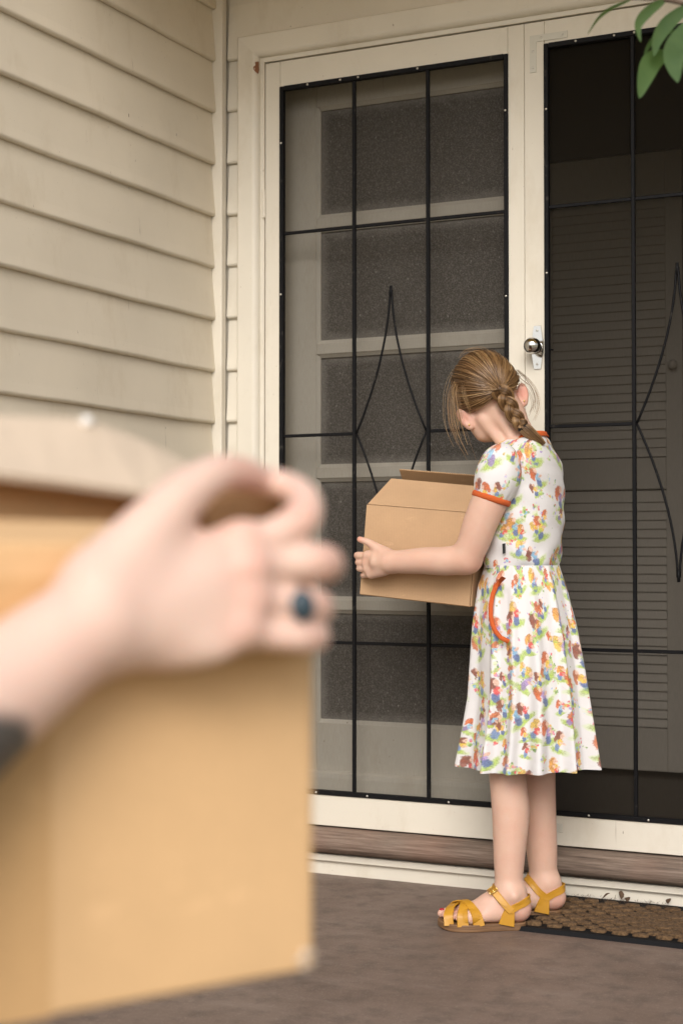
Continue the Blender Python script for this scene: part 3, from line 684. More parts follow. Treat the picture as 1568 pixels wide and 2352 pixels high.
# ------------------------------------------------------------------ door mat
MAT = thing('door_mat', 'black rubber doormat with worn coir studs lying in front of the sill', 'mat', (1.3, -.2, FL))
mx0, mx1, my0, my1 = .968, 1.62, -.372, -.012
mb = MB(); mb.prism([(my0, FL), (my0+.004, FL+.010), (my0+.03, FL+.0075), (my1-.03, FL+.0075), (my1-.004, FL+.010), (my1, FL)], mx0, mx1, 'x'); mb.build('rubber_base', M['rubber'], MAT)
def stud(seed, w, d, h):
    r = random.Random(seed); mb = MB(); n = 12; rings = []
    for lv, (s_, z) in enumerate(((1.05, -.002), (1.02, .45), (.92, .8), (.62, 1.0))):
        ring = []
        for k in range(n):
            a = 2*math.pi*k/n; ex = 2/3.2
            cx_, sx_ = math.cos(a), math.sin(a)
            ring.append(mb.bm.verts.new((w*s_*math.copysign(abs(cx_)**ex, cx_)*(1+r.uniform(-.09, .09)), d*s_*math.copysign(abs(sx_)**ex, sx_)*(1+r.uniform(-.09, .09)), h*z*(1+r.uniform(-.12, .12)))))
        rings.append(ring)
    for A, B in zip(rings, rings[1:]):
        for k in range(n): mb.bm.faces.new((A[k], A[(k+1) % n], B[(k+1) % n], B[k]))
    mb.bm.faces.new(rings[-1]); m_ = mb.me(True); m_.materials.append(M['coir']); return m_
studs = [stud(i, .0165, .0125, .0075) for i in range(5)]
row = 0; y = my0+.042
while y < my1-.03:
    x = mx0+.048+(.0245 if row % 2 else 0)
    while x < mx1-.03:
        o = link('coir_stud', studs[random.randrange(5)], None, MAT); o.location = (x+random.uniform(-.002, .002), y+random.uniform(-.0015, .0015), FL+.0072)
        wear = math.exp(-((x-1.32)/.16)**2-((y+.17)/.10)**2)
        o.rotation_euler.z = random.uniform(-.12, .12); o.scale = (1+wear*.5, 1+wear*.55, .75+.5*random.random()-.35*wear)
        x += .049
    y += .0275; row += 1
def fibres(n, spread, h, r0, seed):
    r = np.random.default_rng(seed); V, Fq = [], []
    for i in range(n):
        x, y = spread(r); a = r.uniform(0, 6.28); L = r.uniform(.4, 1)*h; el = r.uniform(.05, .9)
        p0 = np.array([x, y, FL+.012]); d = np.array([math.cos(a)*math.cos(el), math.sin(a)*math.cos(el), math.sin(el)])*L
        sd_ = np.array([-math.sin(a), math.cos(a), 0])*r0; b = len(V)
        V += [p0-sd_, p0+sd_, p0+d*.6+sd_*.7, p0+d*.6-sd_*.7, p0+d+np.array([0, 0, -.25*L])]; Fq += [(b, b+1, b+2, b+3), (b+3, b+2, b+4)]
    return mesh(V, Fq)
link('coir_fibres', fibres(2600, lambda r: (r.uniform(mx0+.03, mx1-.02), my0+.03+(my1-my0-.06)*r.random()), .014, .0005, 3), M['coir'], MAT, kind='stuff')
rebase(MAT)
# dead leaves and fluff caught against the sill behind the mat
lit = thing('dead_leaves', 'dark curled dead leaves and fluff caught between the doormat and the sill', 'leaves', (1.25, -.02, FL))
for k in range(9):
    x = random.uniform(.985, 1.5); y = random.uniform(-.05, -.014); mb = MB(); L = random.uniform(.012, .026); a = random.uniform(0, 6.28); ti = random.uniform(.2, 1.3)
    for i in range(5):
        f = i/4; wd = .007*math.sin(math.pi*min(.95, f+.06)); c0 = Vector((x+math.cos(a)*L*f*math.cos(ti), y+math.sin(a)*.3*L*f, FL+.014+L*f*math.sin(ti)+.004*math.sin(3*f)))
        sdv = Vector((-math.sin(a), math.cos(a)*.3, .3))*wd
        A_, B_, C_ = mb.bm.verts.new(c0-sdv), mb.bm.verts.new(c0+Vector((0, -.002, 0))), mb.bm.verts.new(c0+sdv)
        if i: mb.bm.faces.new((pA, pB, B_, A_)); mb.bm.faces.new((pB, pC, C_, B_))
        pA, pB, pC = A_, B_, C_
    mb.build('dead_leaf', M['litter'], lit)
link('fluff', fibres(160, lambda r: (r.choice([1.04, 1.12, 1.20, 1.33, 1.45])+r.normal()*.03, -.03+r.normal()*.012), .022, .0006, 5), M['litter'], lit, kind='stuff')
rebase(lit)

# ------------------------------------------------------------------ the tree whose twig hangs into view
TR = thing('leafy_tree', 'slender tree with long pointed green leaves drooping beside the porch', 'tree', (2.75, -1.95, -.36))
t = NT('green_leaf'); c = t.coord(); n = t.math('ADD', t.math('MULTIPLY', t.noise(c, 40, 4), .6), t.math('MULTIPLY', t.n('ObjectInfo').outputs['Random'], .5))
t.p(Base_Color=t.mix(n, (.030, .072, .032, 1), (.115, .17, .065, 1)), Roughness=.38); t.b.inputs['Transmission Weight'].default_value = 0.
trl = t.n('BsdfTranslucent', Color=(.12, .26, .04, 1)); mx = t.n('MixShader'); mx.inputs[0].default_value = .38
t.t.links.new(t.b.outputs[0], mx.inputs[1]); t.t.links.new(trl.outputs[0], mx.inputs[2]); t.t.links.new(mx.outputs[0], t.out.inputs[0]); M['leaf'] = t.m
t = NT('bark'); n = t.noise(t.coord((20, 20, 4)), 2, 6); t.p(Base_Color=t.ramp(n, [(.3, (.05, .03, .02)), (.7, (.20, .14, .10))]), Roughness=.9); t.bump(n, .006, .8); M['bark'] = t.m
LDp = 2.25
Tp = lambda px, py, d=LDp: Vector(at(px, py, d))
top_ = Tp(1760, -120, 2.30)
base = Vector((top_.x+.32, -1.88, -.36)); TR.location = base; fork = Vector((base.x-.03, base.y+.04, top_.z+.02))
MB().tube([base, base+Vector((-.02, .02, .5)), base+Vector((.02, .03, 1.1)), base+Vector((.01, .02, 1.7)), fork, fork+Vector((.05, .03, .4)), fork+Vector((.02, .08, .8))], [.045, .038, .033, .028, .023, .014, .006], 10).build('trunk', M['bark'], TR, smooth=True)
MB().tube([fork, (fork+top_)/2+Vector((0, 0, .06)), top_, Tp(1690, -20), Tp(1600, 14), Tp(1529, 0), Tp(1450, -4)], [.014, .011, .008, .006, .004, .003, .0015], 8).build('branch', M['bark'], TR, smooth=True)
MB().tube([Tp(1600, 14), Tp(1568, 60), Tp(1530, 110), Tp(1512, 130)], [.003, .0022, .0016, .0012], 6).build('twig', M['bark'], TR, smooth=True)
def leaf(pts, wpx, d0, d1, tw=0.):
    wpx *= .8
    """pts: midrib in frame pixels; half-width wpx; depth runs d0 -> d1"""
    n = len(pts); P = [Vector(at(p[0], p[1], d0+(d1-d0)*i/(n-1))) for i, p in enumerate(pts)]
    # resample with Catmull-Rom
    Q = []
    for i in range(n-1):
        a, b, c_, d_ = P[max(i-1, 0)], P[i], P[i+1], P[min(i+2, n-1)]
        for k in range(5):
            u = k/5; Q.append(.5*((2*b)+(c_-a)*u+(2*a-5*b+4*c_-d_)*u*u+(3*b-a-3*c_+d_)*u**3))
    Q.append(P[-1]); mb = MB(); m_ = len(Q); prev = None
    for i, q in enumerate(Q):
        f = i/(m_-1); wd = wpx*LDp/FPX*(math.sin(math.pi*min(1, f**.8*1.0))**.8 if 0 < f < 1 else .03)
        tn = (Q[min(i+1, m_-1)]-Q[max(i-1, 0)]).normalized(); vw = Vector(fwd0); sdv = tn.cross(vw).normalized()
        sdv = (sdv*math.cos(tw)+vw*math.sin(tw))*wd; up_ = tn.cross(sdv).normalized()*wd*.22
        cur = [mb.bm.verts.new(q-sdv+up_), mb.bm.verts.new(q), mb.bm.verts.new(q+sdv+up_)]
        if prev: mb.bm.faces.new((prev[0], prev[1], cur[1], cur[0])); mb.bm.faces.new((prev[1], prev[2], cur[2], cur[1]))
        prev = cur
    mb.build('leaf', M['leaf'], TR, smooth=True)
leaf([(1450, -2), (1400, 20), (1370, 45), (1348, 80)], 7, 2.25, 2.30, .9)
leaf([(1527, 0), (1488, 25), (1463, 58), (1470, 97)], 17, 2.25, 2.22, .5)
leaf([(1590, 8), (1535, 50), (1508, 90), (1500, 130)], 22, 2.25, 2.2, .3)
leaf([(1560, 70), (1510, 80), (1485, 110), (1478, 135)], 9, 2.25, 2.27, .7)
leaf([(1530, 122), (1495, 142), (1478, 180), (1467, 226)], 30, 2.25, 2.18, .25)
leaf([(1600, 40), (1560, 100), (1545, 140), (1555, 190)], 36, 2.25, 2.15, -.2)
leaf([(1610, 60), (1592, 120), (1580, 160), (1590, 215)], 26, 2.25, 2.2, .2)
leaf([(1690, -20), (1700, 50), (1690, 110), (1700, 170)], 30, 2.25, 2.2, .2)
for k in range(26):      # the rest of the crown, above and beside the frame
    bx, by = random.uniform(1640, 2000), random.uniform(-420, 60); dx = random.uniform(-60, 60)
    leaf([(bx, by), (bx+dx*.4, by+40), (bx+dx*.8, by+90), (bx+dx, by+140)], random.uniform(15, 32), 2.3+random.uniform(-.15, .15), 2.3+random.uniform(-.2, .2), random.uniform(-.8, .8))
rebase(TR)

# ------------------------------------------------------------------ the girl
GD = 3.65
def gp(px, py, a): return at(px, py, GD+a)
def gz(px, z, a):
    d = GD+a; p = CAM + fwd0*d + rgt*((px-784)/FPX*d/math.cos(PITCH)); p[2] = z; return p
def axes(*v):
    """camera-aligned (right, away, up) -> world direction"""
    o = rgt*v[0]+fwd0*v[1]+upz*v[2]; return o/np.linalg.norm(o)
GIRL = thing('person', 'girl in a printed dress with a braid and mustard sandals, hugging a box', 'person', tuple(gz(1200, FL, 0)))
gb = SDF(.0027)
# legs
gb.chain([gp(1180, 1420, -.02), gp(1166, 1700, -.04), gp(1164, 1775, -.048), gp(1172, 1862, -.055), gp(1169, 1960, -.060), gp(1168, 2022, -.064), gp(1172, 2060, -.066)],
         [.064, .047, .0415, .0425, .036, .0315, .0305], .02)
gb.chain([gp(1225, 1420, .05), gp(1232, 1700, .05), gp(1234, 1775, .05), gp(1236, 1860, .05), gp(1243, 1950, .052), gp(1247, 2010, .053), gp(1250, 2040, .053)],
         [.064, .046, .041, .0405, .036, .0315, .030], .02)
def foot(x0, a0, s):
    """x0: ankle column in the frame, a0: its depth offset; the foot points to frame left; s=+1 little toe towards the camera"""
    f = lambda dx, z, da: gz(x0+dx, FL+z, a0 - s*da)
    gb.cone(f(4, .075, 0), f(10, .045, 0), .030, .026, .015)
    gb.cone(f(18, .043, 0), f(-20, .042, 0), .0255, .024, .015)                # heel
    gb.cone(f(-8, .078, 0), f(-48, .052, -.002), .027, .025, .02)              # instep
    gb.cone(f(-48, .052, -.002), f(-100, .036, -.006), .024, .017, .02)
    gb.cone(f(-30, .036, .012), f(-95, .029, .028), .017, .012, .015)          # outer edge
    gb.cone(f(-35, .040, -.012), f(-108, .034, -.018), .018, .0165, .015)       # inner edge
    gb.cone(f(-95, .033, .028), f(-108, .033, -.016), .014, .016, .012)
    toes = [(-.022, -112, -160, .0105), (-.006, -110, -153, .0082), (.007, -106, -145, .0076), (.0185, -102, -134, .0072), (.029, -96, -122, .0068)]
    for da, xa, xb, r in toes:
        gb.cone(f(xa, .032, da), f((xa+xb)/2, .0345, da), r*1.02, r, .004); gb.cone(f((xa+xb)/2, .0345, da), f(xb, .0285, da), r, r*.92, .003)
    gb.ell(f(6, .078, .029), np.eye(3), (.010, .010, .012), .012)                # ankle bone
    return f
footL = foot(1172, -.070, 1)
footR = foot(1252, .050, -1)
# torso under the dress
F28 = axes(-math.cos(A28), math.sin(A28), 0); L28 = axes(-math.sin(A28), -math.cos(A28), 0)      # facing, her left
for y_, px_, a_, w_, t_ in ((1400, 1196, .01, .090, .078), (1300, 1198, .02, .085, .070), (1200, 1205, .025, .090, .070), (1110, 1206, .03, .092, .062), (1062, 1200, .03, .080, .048)):
    gb.ell(gp(px_, y_, a_), [L28, F28, upz], (w_, t_, .075), .03)
# neck and head
gb.chain([gp(1205, 1035, .03), gp(1188, 988, .027), gp(1152, 940, .035)], [.038, .0335, .034], .012)
gb.cone(gp(1085, 962, .035), gp(1112, 990, .040), .020, .026, .008)
e1 = axes(-.90, .0, -.44); e2 = np.array([.24, .83, -.50]); e2 = rgt*e2[0]+fwd0*e2[1]+upz*e2[2]; e2 -= e1*(e2 @ e1); e2 /= np.linalg.norm(e2)
e3 = np.cross(e1, e2); e3 = e3 if e3[2] > 0 else -e3
HC = gp(1115, 893, .055)
def H(r, f, u): return HC + e1*r + e2*f + e3*u
HE = [e1, e2, e3]
gb.ell(HC, HE, (.069, .086, .079), .01)
gb.ell(H(0, .030, -.060), HE, (.053, .056, .058), .02)          # face and jaw
gb.ell(H(0, .058, -.098), HE, (.026, .024, .020), .02)          # chin
gb.ell(H(.030, .030, -.080), HE, (.022, .040, .026), .02); gb.ell(H(-.030, .030, -.080), HE, (.022, .040, .026), .02)
gb.cone(H(0, .088, -.020), H(0, .102, -.046), .006, .0105, .010)  # nose
gb.ell(H(.028, .083, -.018), HE, (.016, .012, .011), .006, True); gb.ell(H(-.028, .083, -.018), HE, (.016, .012, .011), .006, True)
gb.ell(H(0, .086, -.072), HE, (.019, .008, .0075), .006)        # lips
# nape tendons
gb.cone(gp(1136, 945, -.001), gp(1178, 1010, -.002), .010, .012, .012); gb.cone(gp(1106, 962, .010), gp(1150, 1016, .006), .011, .013, .010)
# ears
def ear(sgn, cpx, cpy, a):
    c = gp(cpx, cpy, a); tl = axes(-.45*sgn*0-.55, .15, .80) if sgn > 0 else axes(-.10, .2, .95)
    sd_ = np.cross(tl, fwd0); sd_ /= np.linalg.norm(sd_); nn_ = np.cross(sd_, tl)
    gb.ell(c, [tl, sd_, nn_], (.028, .0135, .0075), .004)
    gb.ell(c-tl*.021-sd_*.0*sgn, [tl, sd_, nn_], (.010, .0085, .006), .005)
    gb.ell(c+tl*.004-fwd0*.0075, [tl, sd_, nn_], (.018, .0075, .0045), .003, True)
    return c, tl
earL, tlL = ear(1, 1066, 962, .022); earR, tlR = ear(-1, 1200, 905, .050)
# left arm (towards the camera)
gb.chain([gp(1158, 1076, -.070), gp(1128, 1140, -.080), gp(1103, 1200, -.076), gp(1086, 1248, -.068), gp(1068, 1284, -.058)], [.036, .0405, .0390, .0365, .0345], .012)
gb.chain([gp(1068, 1284, -.058), gp(1020, 1289, -.040), gp(975, 1288, -.014), gp(930, 1290, .012), gp(896, 1291, .032)], [.0345, .0330, .0310, .0280, .0255], .010)
gb.ell(gp(1086, 1290, -.052), np.eye(3), (.016, .016, .016), .016)
# right arm, on the far side of the box
gb.chain([gp(1228, 1075, .135), gp(1195, 1180, .21), gp(1150, 1240, .26)], [.041, .036, .032], .02)
gb.chain([gp(1150, 1240, .26), gp(1070, 1270, .335), gp(1000, 1290, .36)], [.031, .027, .021], .015)
# left hand: palm against the box, fingers round its edge
def P3(px, py, a): return gp(px, py, a)
gb.cone(P3(896, 1291, .034), P3(868, 1291, .050), .0245, .0215, .012)
gb.cone(P3(880, 1278, .046), P3(845, 1277, .074), .018, .0135, .006)
gb.cone(P3(880, 1292, .046), P3(842, 1293, .076), .018, .0130, .006)
gb.cone(P3(880, 1303, .044), P3(845, 1307, .072), .017, .0125, .006)
gb.cone(P3(880, 1310, .042), P3(852, 1319, .068), .014, .0115, .006)
for (y0, y1, y2, xk, r, xt) in ((1277, 1276, 1278, 814, .0085, 832), (1293, 1292, 1293, 816, .0078, 835), (1306, 1306, 1305, 818, .0074, 836), (1319, 1322, 1320, 826, .0066, 838)):
    gb.chain([P3(845, y0, .078), P3(xk+9, y1, .096), P3(xk+7.5, y1, .118), P3(xt-4, y2, .150), P3(xt+6, y2, .172)], [r*1.12, r*1.08, r, r*.95, r*.85], .0035)
gb.chain([P3(888, 1272, .040), P3(866, 1259, .054), P3(846, 1246, .066), P3(829, 1240, .074), P3(826, 1238.5, .077)], [.015, .0120, .0088, .0076, .0070], .008)
# right hand under the far edge of the box
rw = P3(1000, 1290, .36)
gb.cone(rw, P3(970, 1296, .372), .020, .017, .012)
for k, (dx, da) in enumerate(((-40, .0), (-44, -.016), (-42, -.032), (-36, -.046))):
    gb.chain([P3(972, 1296-da*500, .376), P3(972+dx*.55, 1298-da*650, .384), P3(972+dx, 1300-da*650, .390)], [.0095, .008, .0065], .004)
gb.chain([P3(985, 1284, .366), P3(970, 1272, .376), P3(958, 1264, .382)], [.011, .009, .0075], .006)
V, Q = gb.build(); V = relax(V, Q, 2, .4)
def flush(me, V, spots):
    f = np.zeros(len(V))
    for p, rad, amt in spots: f = np.maximum(f, amt*np.exp(-(np.linalg.norm(V-np.asarray(p)[None, :], axis=1)/rad)**2))
    a = me.attributes.new('flush', 'FLOAT', 'POINT'); a.data.foreach_set('value', f.astype(np.float32))
bme = npmesh(V, Q)
flush(bme, V, [(earL, .024, .5), (earR, .026, .75), (gp(1090, 1300, -.07), .04, .25), (footL(20, .035, 0), .028, .55), (footR(20, .035, 0), .028, .6), (footL(-130, .03, 0), .03, .3)]
      + [(P3(816, y_, .11), .013, .40) for y_ in (1276, 1292, 1306, 1322)] + [(P3(822, 1238, .077), .014, .5), (P3(1150, 1150, -.11), .03, .12)])
body = link('body', bme, M['skin'], GIRL)
from mathutils.bvhtree import BVHTree
foot_m = V[:, 2] < .16; fidx = np.where(foot_m[Q].all(1))[0]
BVH = BVHTree.FromPolygons([tuple(v) for v in V], [tuple(int(i) for i in q) for q in Q[fidx]])
rebase_list = [GIRL]

# ---- dress: bodice, skirt, sleeves
def printed(name):
    t = NT(name); at_ = t.n('Attribute', attribute_name='print_uv'); uv = at_.outputs['Vector']
    white = (.66, .645, .65, 1); col = white
    wob = t.vm('SCALE', t.vm('SUBTRACT', t.noise(uv, 130, 4, .65, 1), (.5, .5, .5))); wob.node.inputs[3].default_value = .013
    wuv = t.vm('ADD', uv, wob)
    def cell(scale, off, rnd):
        u = t.vm('ADD', uv, off); v = t.n('TexVoronoi', Vector=u, Scale=scale, Randomness=rnd); v.voronoi_dimensions = '2D'
        loc = t.vm('SUBTRACT', t.vm('ADD', u, wob), v.outputs['Position'])
        sp = t.n('SeparateColor'); t.set(sp.inputs[0], v.outputs['Color'])
        rot = t.n('VectorRotate', rotation_type='Z_AXIS'); t.set(rot.inputs['Vector'], loc); t.set(rot.inputs['Angle'], t.math('MULTIPLY', t.math('SUBTRACT', sp.outputs[0], .5), 1.6))
        return rot.outputs[0], sp.outputs
    def blob(loc, c, r, soft=.25):
        d = t.vm('LENGTH', t.vm('DIVIDE', t.vm('SUBTRACT', loc, (c[0], c[1], 0)), (r[0], r[1], 1)), out=1)
        nd = t.n('MapRange'); nd.inputs[1].default_value = 1-soft; nd.inputs[2].default_value = 1+soft*.4; nd.inputs[3].default_value = 1; nd.inputs[4].default_value = 0
        t.set(nd.inputs[0], d); return nd.outputs[0]
    def gate(ch, lo, hi): return t.math('MULTIPLY', t.math('GREATER_THAN', ch, lo), t.math('LESS_THAN', ch, hi))
    tex = t.noise(wuv, 420, 3, .6)
    hairs = [(0, (.72, .16, .03)), (.28, (.28, .07, .03)), (.5, (.80, .38, .06)), (.68, (.66, .20, .07)), (.84, (.85, .58, .10))]
    tops = [(0, (.22, .46, .68)), (.25, (.45, .30, .62)), (.45, (.75, .06, .05)), (.62, (.85, .55, .05)), (.8, (.30, .55, .75))]
    legs = [(0, (.10, .16, .38)), (.5, (.16, .26, .50)), (.8, (.30, .22, .45))]
    # watercolour greens
    gn = t.noise(t.vm('ADD', uv, (.37, .11, 0)), 21, 3, .55)
    gm_ = t.math('MULTIPLY', t.ramp(gn, [(.58, (0, 0, 0)), (.64, (1, 1, 1))]), t.ramp(tex, [(.25, (.3, .3, .3)), (.55, (1, 1, 1))]))
    col = t.mix(t.math('MULTIPLY', gm_, .85), col, t.mix(t.noise(uv, 60, 2), (.38, .58, .06, 1), (.62, .74, .18, 1)))
    # small flowers sprinkled in the greens, pale butterflies elsewhere
    for scale, off, lim in ((80, (.013, .2, 0), 1.0), (115, (.4, .03, 0), 1.0)):
        u = t.vm('ADD', wuv, off); v = t.n('TexVoronoi', Vector=u, Scale=float(scale)); v.voronoi_dimensions = '2D'
        sp = t.n('SeparateColor'); t.set(sp.inputs[0], v.outputs['Color'])
        near = t.ramp(gn, [(.55, (0, 0, 0)), (.58, (1, 1, 1))])
        m_ = t.math('MULTIPLY', t.math('MULTIPLY', t.ramp(v.outputs['Distance'], [(.30, (1, 1, 1)), (.40, (0, 0, 0))]), near), t.math('GREATER_THAN', sp.outputs[1], .45))
        col = t.mix(t.math('MULTIPLY', m_, .9), col, t.ramp(sp.outputs[0], [(0, (.78, .10, .12)), (.2, (.45, .35, .70)), (.4, (.20, .38, .08)), (.58, (.85, .50, .08)), (.74, (.80, .30, .42)), (.88, (.25, .50, .75))], 'CONSTANT'))
    for scale, off, rnd, size in ((13.5, (.0, .0, 0), .6, 1.42), (15.0, (.31, .17, 0), .7, 1.18), (19.0, (.73, .41, 0), .85, .85)):
        loc, ch = cell(scale, off, rnd)
        on = t.math('GREATER_THAN', ch[2], .18 if size == 1.42 else .45)
        hc = t.ramp(ch[1], hairs, 'CONSTANT'); tc = t.ramp(ch[2], tops, 'CONSTANT'); lc = t.ramp(ch[0], legs, 'CONSTANT')
        def lay(c, r, colr, a=.92, soft=.25):
            nonlocal col
            m_ = t.math('MULTIPLY', t.math('MULTIPLY', blob(loc, (c[0]*size, c[1]*size), (r[0]*size, r[1]*size), soft), on), a)
            col = t.mix(m_, col, colr)
        lay((.002, -.017), (.020, .0065), (.45, .63, .10, 1), .9, .5)
        lay((.000, -.011), (.0065, .0085), lc)
        lay((.0035, .000), (.0060, .0075), tc)
        lay((.009, -.001), (.0055, .0026), (.78, .50, .38, 1))
        lay((-.002, .012), (.0085, .0092), t.mix(t.ramp(tex, [(.4, (0, 0, 0)), (.6, (1, 1, 1))]), hc, t.mix(.55, hc, (.12, .03, .01, 1))), .95)
        lay((-.0075, .005), (.0045, .0085), hc, .9)
        lay((.0045, .0125), (.0042, .0052), (.82, .56, .44, 1))
    inkm = t.math('SUBTRACT', 1., t.math('MULTIPLY', t.math('GREATER_THAN', t.vm('LENGTH', t.vm('SUBTRACT', col, white[:3]), out=1), .25), t.ramp(t.noise(wuv, 330, 4, .7), [(.40, (.50, .50, .50)), (.58, (0, 0, 0))])))
    col = t.mix(1., col, t.mix(inkm, (.25, .17, .16, 1), (1, 1, 1, 1)), 'MULTIPLY')
    col = t.mix(.08, col, white)
    weave = t.noise(uv, 900, 2)
    t.p(Base_Color=col, Roughness=.9); t.b.inputs['Specular IOR Level'].default_value = .15
    if 'Sheen Weight' in t.b.inputs: t.b.inputs['Sheen Weight'].default_value = .08
    t.bump(t.math('ADD', weave, t.math('MULTIPLY', t.noise(uv, 35, 3), 6.)), .0009, .35)
    return t.m
M['print'] = printed('floral_print_cotton')
def set_uv(me, uv):
    a = me.attributes.new('print_uv', 'FLOAT_VECTOR', 'POINT'); u3 = np.zeros((len(uv), 3), np.float32); u3[:, :2] = uv
    a.data.foreach_set('vector', u3.ravel())
def loft(name, rings, mat, parent, uvs=None, close=True, cap=False):
    n = len(rings[0]); V = np.concatenate(rings); Q = []
    for r in range(len(rings)-1):
        for k in range(n if close else n-1):
            Q.append((r*n+k, r*n+(k+1) % n, (r+1)*n+(k+1) % n, (r+1)*n+k))
    me = npmesh(V, Q)
    if uvs is not None: set_uv(me, np.concatenate(uvs))
    return link(name, me, mat, parent)
DRESS = link('dress', None, None, GIRL)
TH = np.linspace(0, 2*np.pi, 129)[:-1]
def interp(tab, y): 
    ys = [r[0] for r in tab]; return [np.interp(y, ys, [r[i] for r in tab]) for i in range(1, len(tab[0]))]
# bodice table: y, centre px, a, half-thickness, half-width
BT = [(1002, 1212, .030, .040, .046), (1008, 1210, .030, .047, .056), (1018, 1206, .030, .056, .076), (1030, 1201, .030, .064, .096), (1046, 1199, .030, .073, .118), (1064, 1202, .028, .077, .127), (1090, 1205, .026, .080, .124),
      (1120, 1206, .027, .083, .113), (1200, 1204, .024, .086, .108), (1260, 1199, .022, .0855, .103), (1290, 1197, .020, .084, .099), (1304, 1197, .020, .080, .095)]
def ell_pt(px, y, a, T_, W_, th, p=2.25):
    c = gp(px, y, a); ct, st_ = np.cos(th), np.sin(th)
    cc = np.sign(ct)*np.abs(ct)**(2/p); ss = np.sign(st_)*np.abs(st_)**(2/p)
    return c[None, :] + F28[None, :]*(T_*cc)[:, None] + L28[None, :]*(W_*ss)[:, None]
rings, uvs = [], []
for y in np.concatenate([np.linspace(1002, 1064, 18), np.linspace(1070, 1304, 40)]):
    px, a, T_, W_ = interp(BT, y)
    wr = .0022*np.sin(7*TH+y*.05)*np.clip((y-1150)/150, 0, 1) + .0018*np.sin(4*TH-y*.09+1)
    pts = ell_pt(px, y, a, T_, W_, TH); d = pts-pts.mean(0); pts = pts + d*(wr/np.linalg.norm(d, axis=1))[:, None]
    rings.append(pts); uvs.append(np.stack([TH*.098, np.full_like(TH, -(y-1000)/1000)], 1))
loft('bodice', rings, M['print'], DRESS, uvs)
# skirt: y, left, right (frame columns), a-centre, a-half
ST = [(1298, 1102, 1292, .020, .108), (1310, 1099, 1295, .018, .112), (1344, 1087, 1307, .014, .122), (1434, 1077, 1330, .008, .142), (1524, 1074, 1346, .002, .154), (1599, 1072, 1357, .0, .162), (1674, 1062, 1368, .0, .168), (1750, 1050, 1380, .0, .172), (1756, 1050, 1381, .0, .172)]
TS = np.linspace(0, 2*np.pi, 721)[:-1]
folds = np.zeros_like(TS); rr = np.random.default_rng(11)
fa = np.sort((np.arange(13)+rr.uniform(-.25, .25, 13))/13*2*np.pi)
for k, f0 in enumerate(fa):
    d = (TS-f0+np.pi) % (2*np.pi)-np.pi; wv = rr.uniform(.07, .115); folds += rr.uniform(.7, 1.25)*np.exp(-np.abs(d/wv)**2.2)
folds -= folds.mean()
fine = sum(np.sin(TS*k+rr.uniform(0, 6))/k**.5 for k in range(34, 60, 5))*.35
def skirt_ring(y):
    L_, R__, a, ah = interp(ST, y); t_ = (y-1298)/458; tw = .10*t_
    f_ = np.interp((TS+tw) % (2*np.pi), TS, folds, period=2*np.pi)
    m = 1 + (.016+.170*t_**.75)*f_ + .005*fine*math.exp(-t_*9)
    cxp, hwp = (L_+R__)/2, (R__-L_)/2*.90
    px = cxp + hwp*np.cos(TS)*m; aa = a + ah*np.sin(TS)*m
    c = gp(cxp, y, a); dd = GD+a
    sag = -.012*t_*(np.sin(TS*2+.6)*.3)
    P = c[None, :] + rgt[None, :]*((px-cxp)/FPX*dd)[:, None] + fwd0[None, :]*(aa-a)[:, None]
    P[:, 2] += sag; return P
rings, uvs = [], []
s_len = np.cumsum(np.full_like(TS, 1.0))/len(TS)
for y in np.linspace(1298, 1756, 70):
    P = skirt_ring(y); rings.append(P); uvs.append(np.stack([s_len*1.02+3.3, np.full_like(TS, -(y-1000)/1000)], 1))
sk = loft('skirt', rings, M['print'], DRESS, uvs)
skV = np.concatenate(rings)
def pix(P):
    v = P-CAM; z = v @ fwd; return 784+FPX*(v @ rgt)/z, 1176-FPX*(v @ upv)/z, v @ fwd0
skx, sky_, skd = pix(skV)
def skirt_at(px, py, off=.002):
    m = (np.abs(skx-px) < 7) & (np.abs(sky_-py) < 9); d = skd[m].min(); return at(px, py, d-off)
# pocket edging
pk = [(1157, 1326), (1147, 1335), (1138, 1348), (1131, 1366), (1127, 1388), (1126.5, 1412), (1130, 1434), (1138, 1451), (1150, 1465), (1168, 1474)]
V_, Q_ = [], []
pts = [np.array(skirt_at(*p, .0015)) for p in pk]
dn = np.array([(p-CAM) @ fwd0 for p in pts]); dn = np.minimum.reduce([dn, np.roll(dn, 1), np.roll(dn, -1)]); pts = [at(pk[i][0], pk[i][1], dn[i]-.001) for i in range(len(pk))]
for i, p in enumerate(pts):
    t_ = pts[min(i+1, len(pts)-1)]-pts[max(i-1, 0)]; t_ /= np.linalg.norm(t_); s_ = np.cross(t_, fwd0); s_ /= np.linalg.norm(s_)
    for o_, e_ in ((-.0052, .003), (-.0045, -.0005), (0, -.0022), (.0045, -.0005), (.0052, .003)): V_.append(p + s_*o_ + fwd0*e_)
for i in range(len(pts)-1):
    for k in range(4): Q_.append((i*5+k, i*5+k+1, i*5+k+6, i*5+k+5))
link('pocket_trim', npmesh(V_, Q_), M['orange'], DRESS)
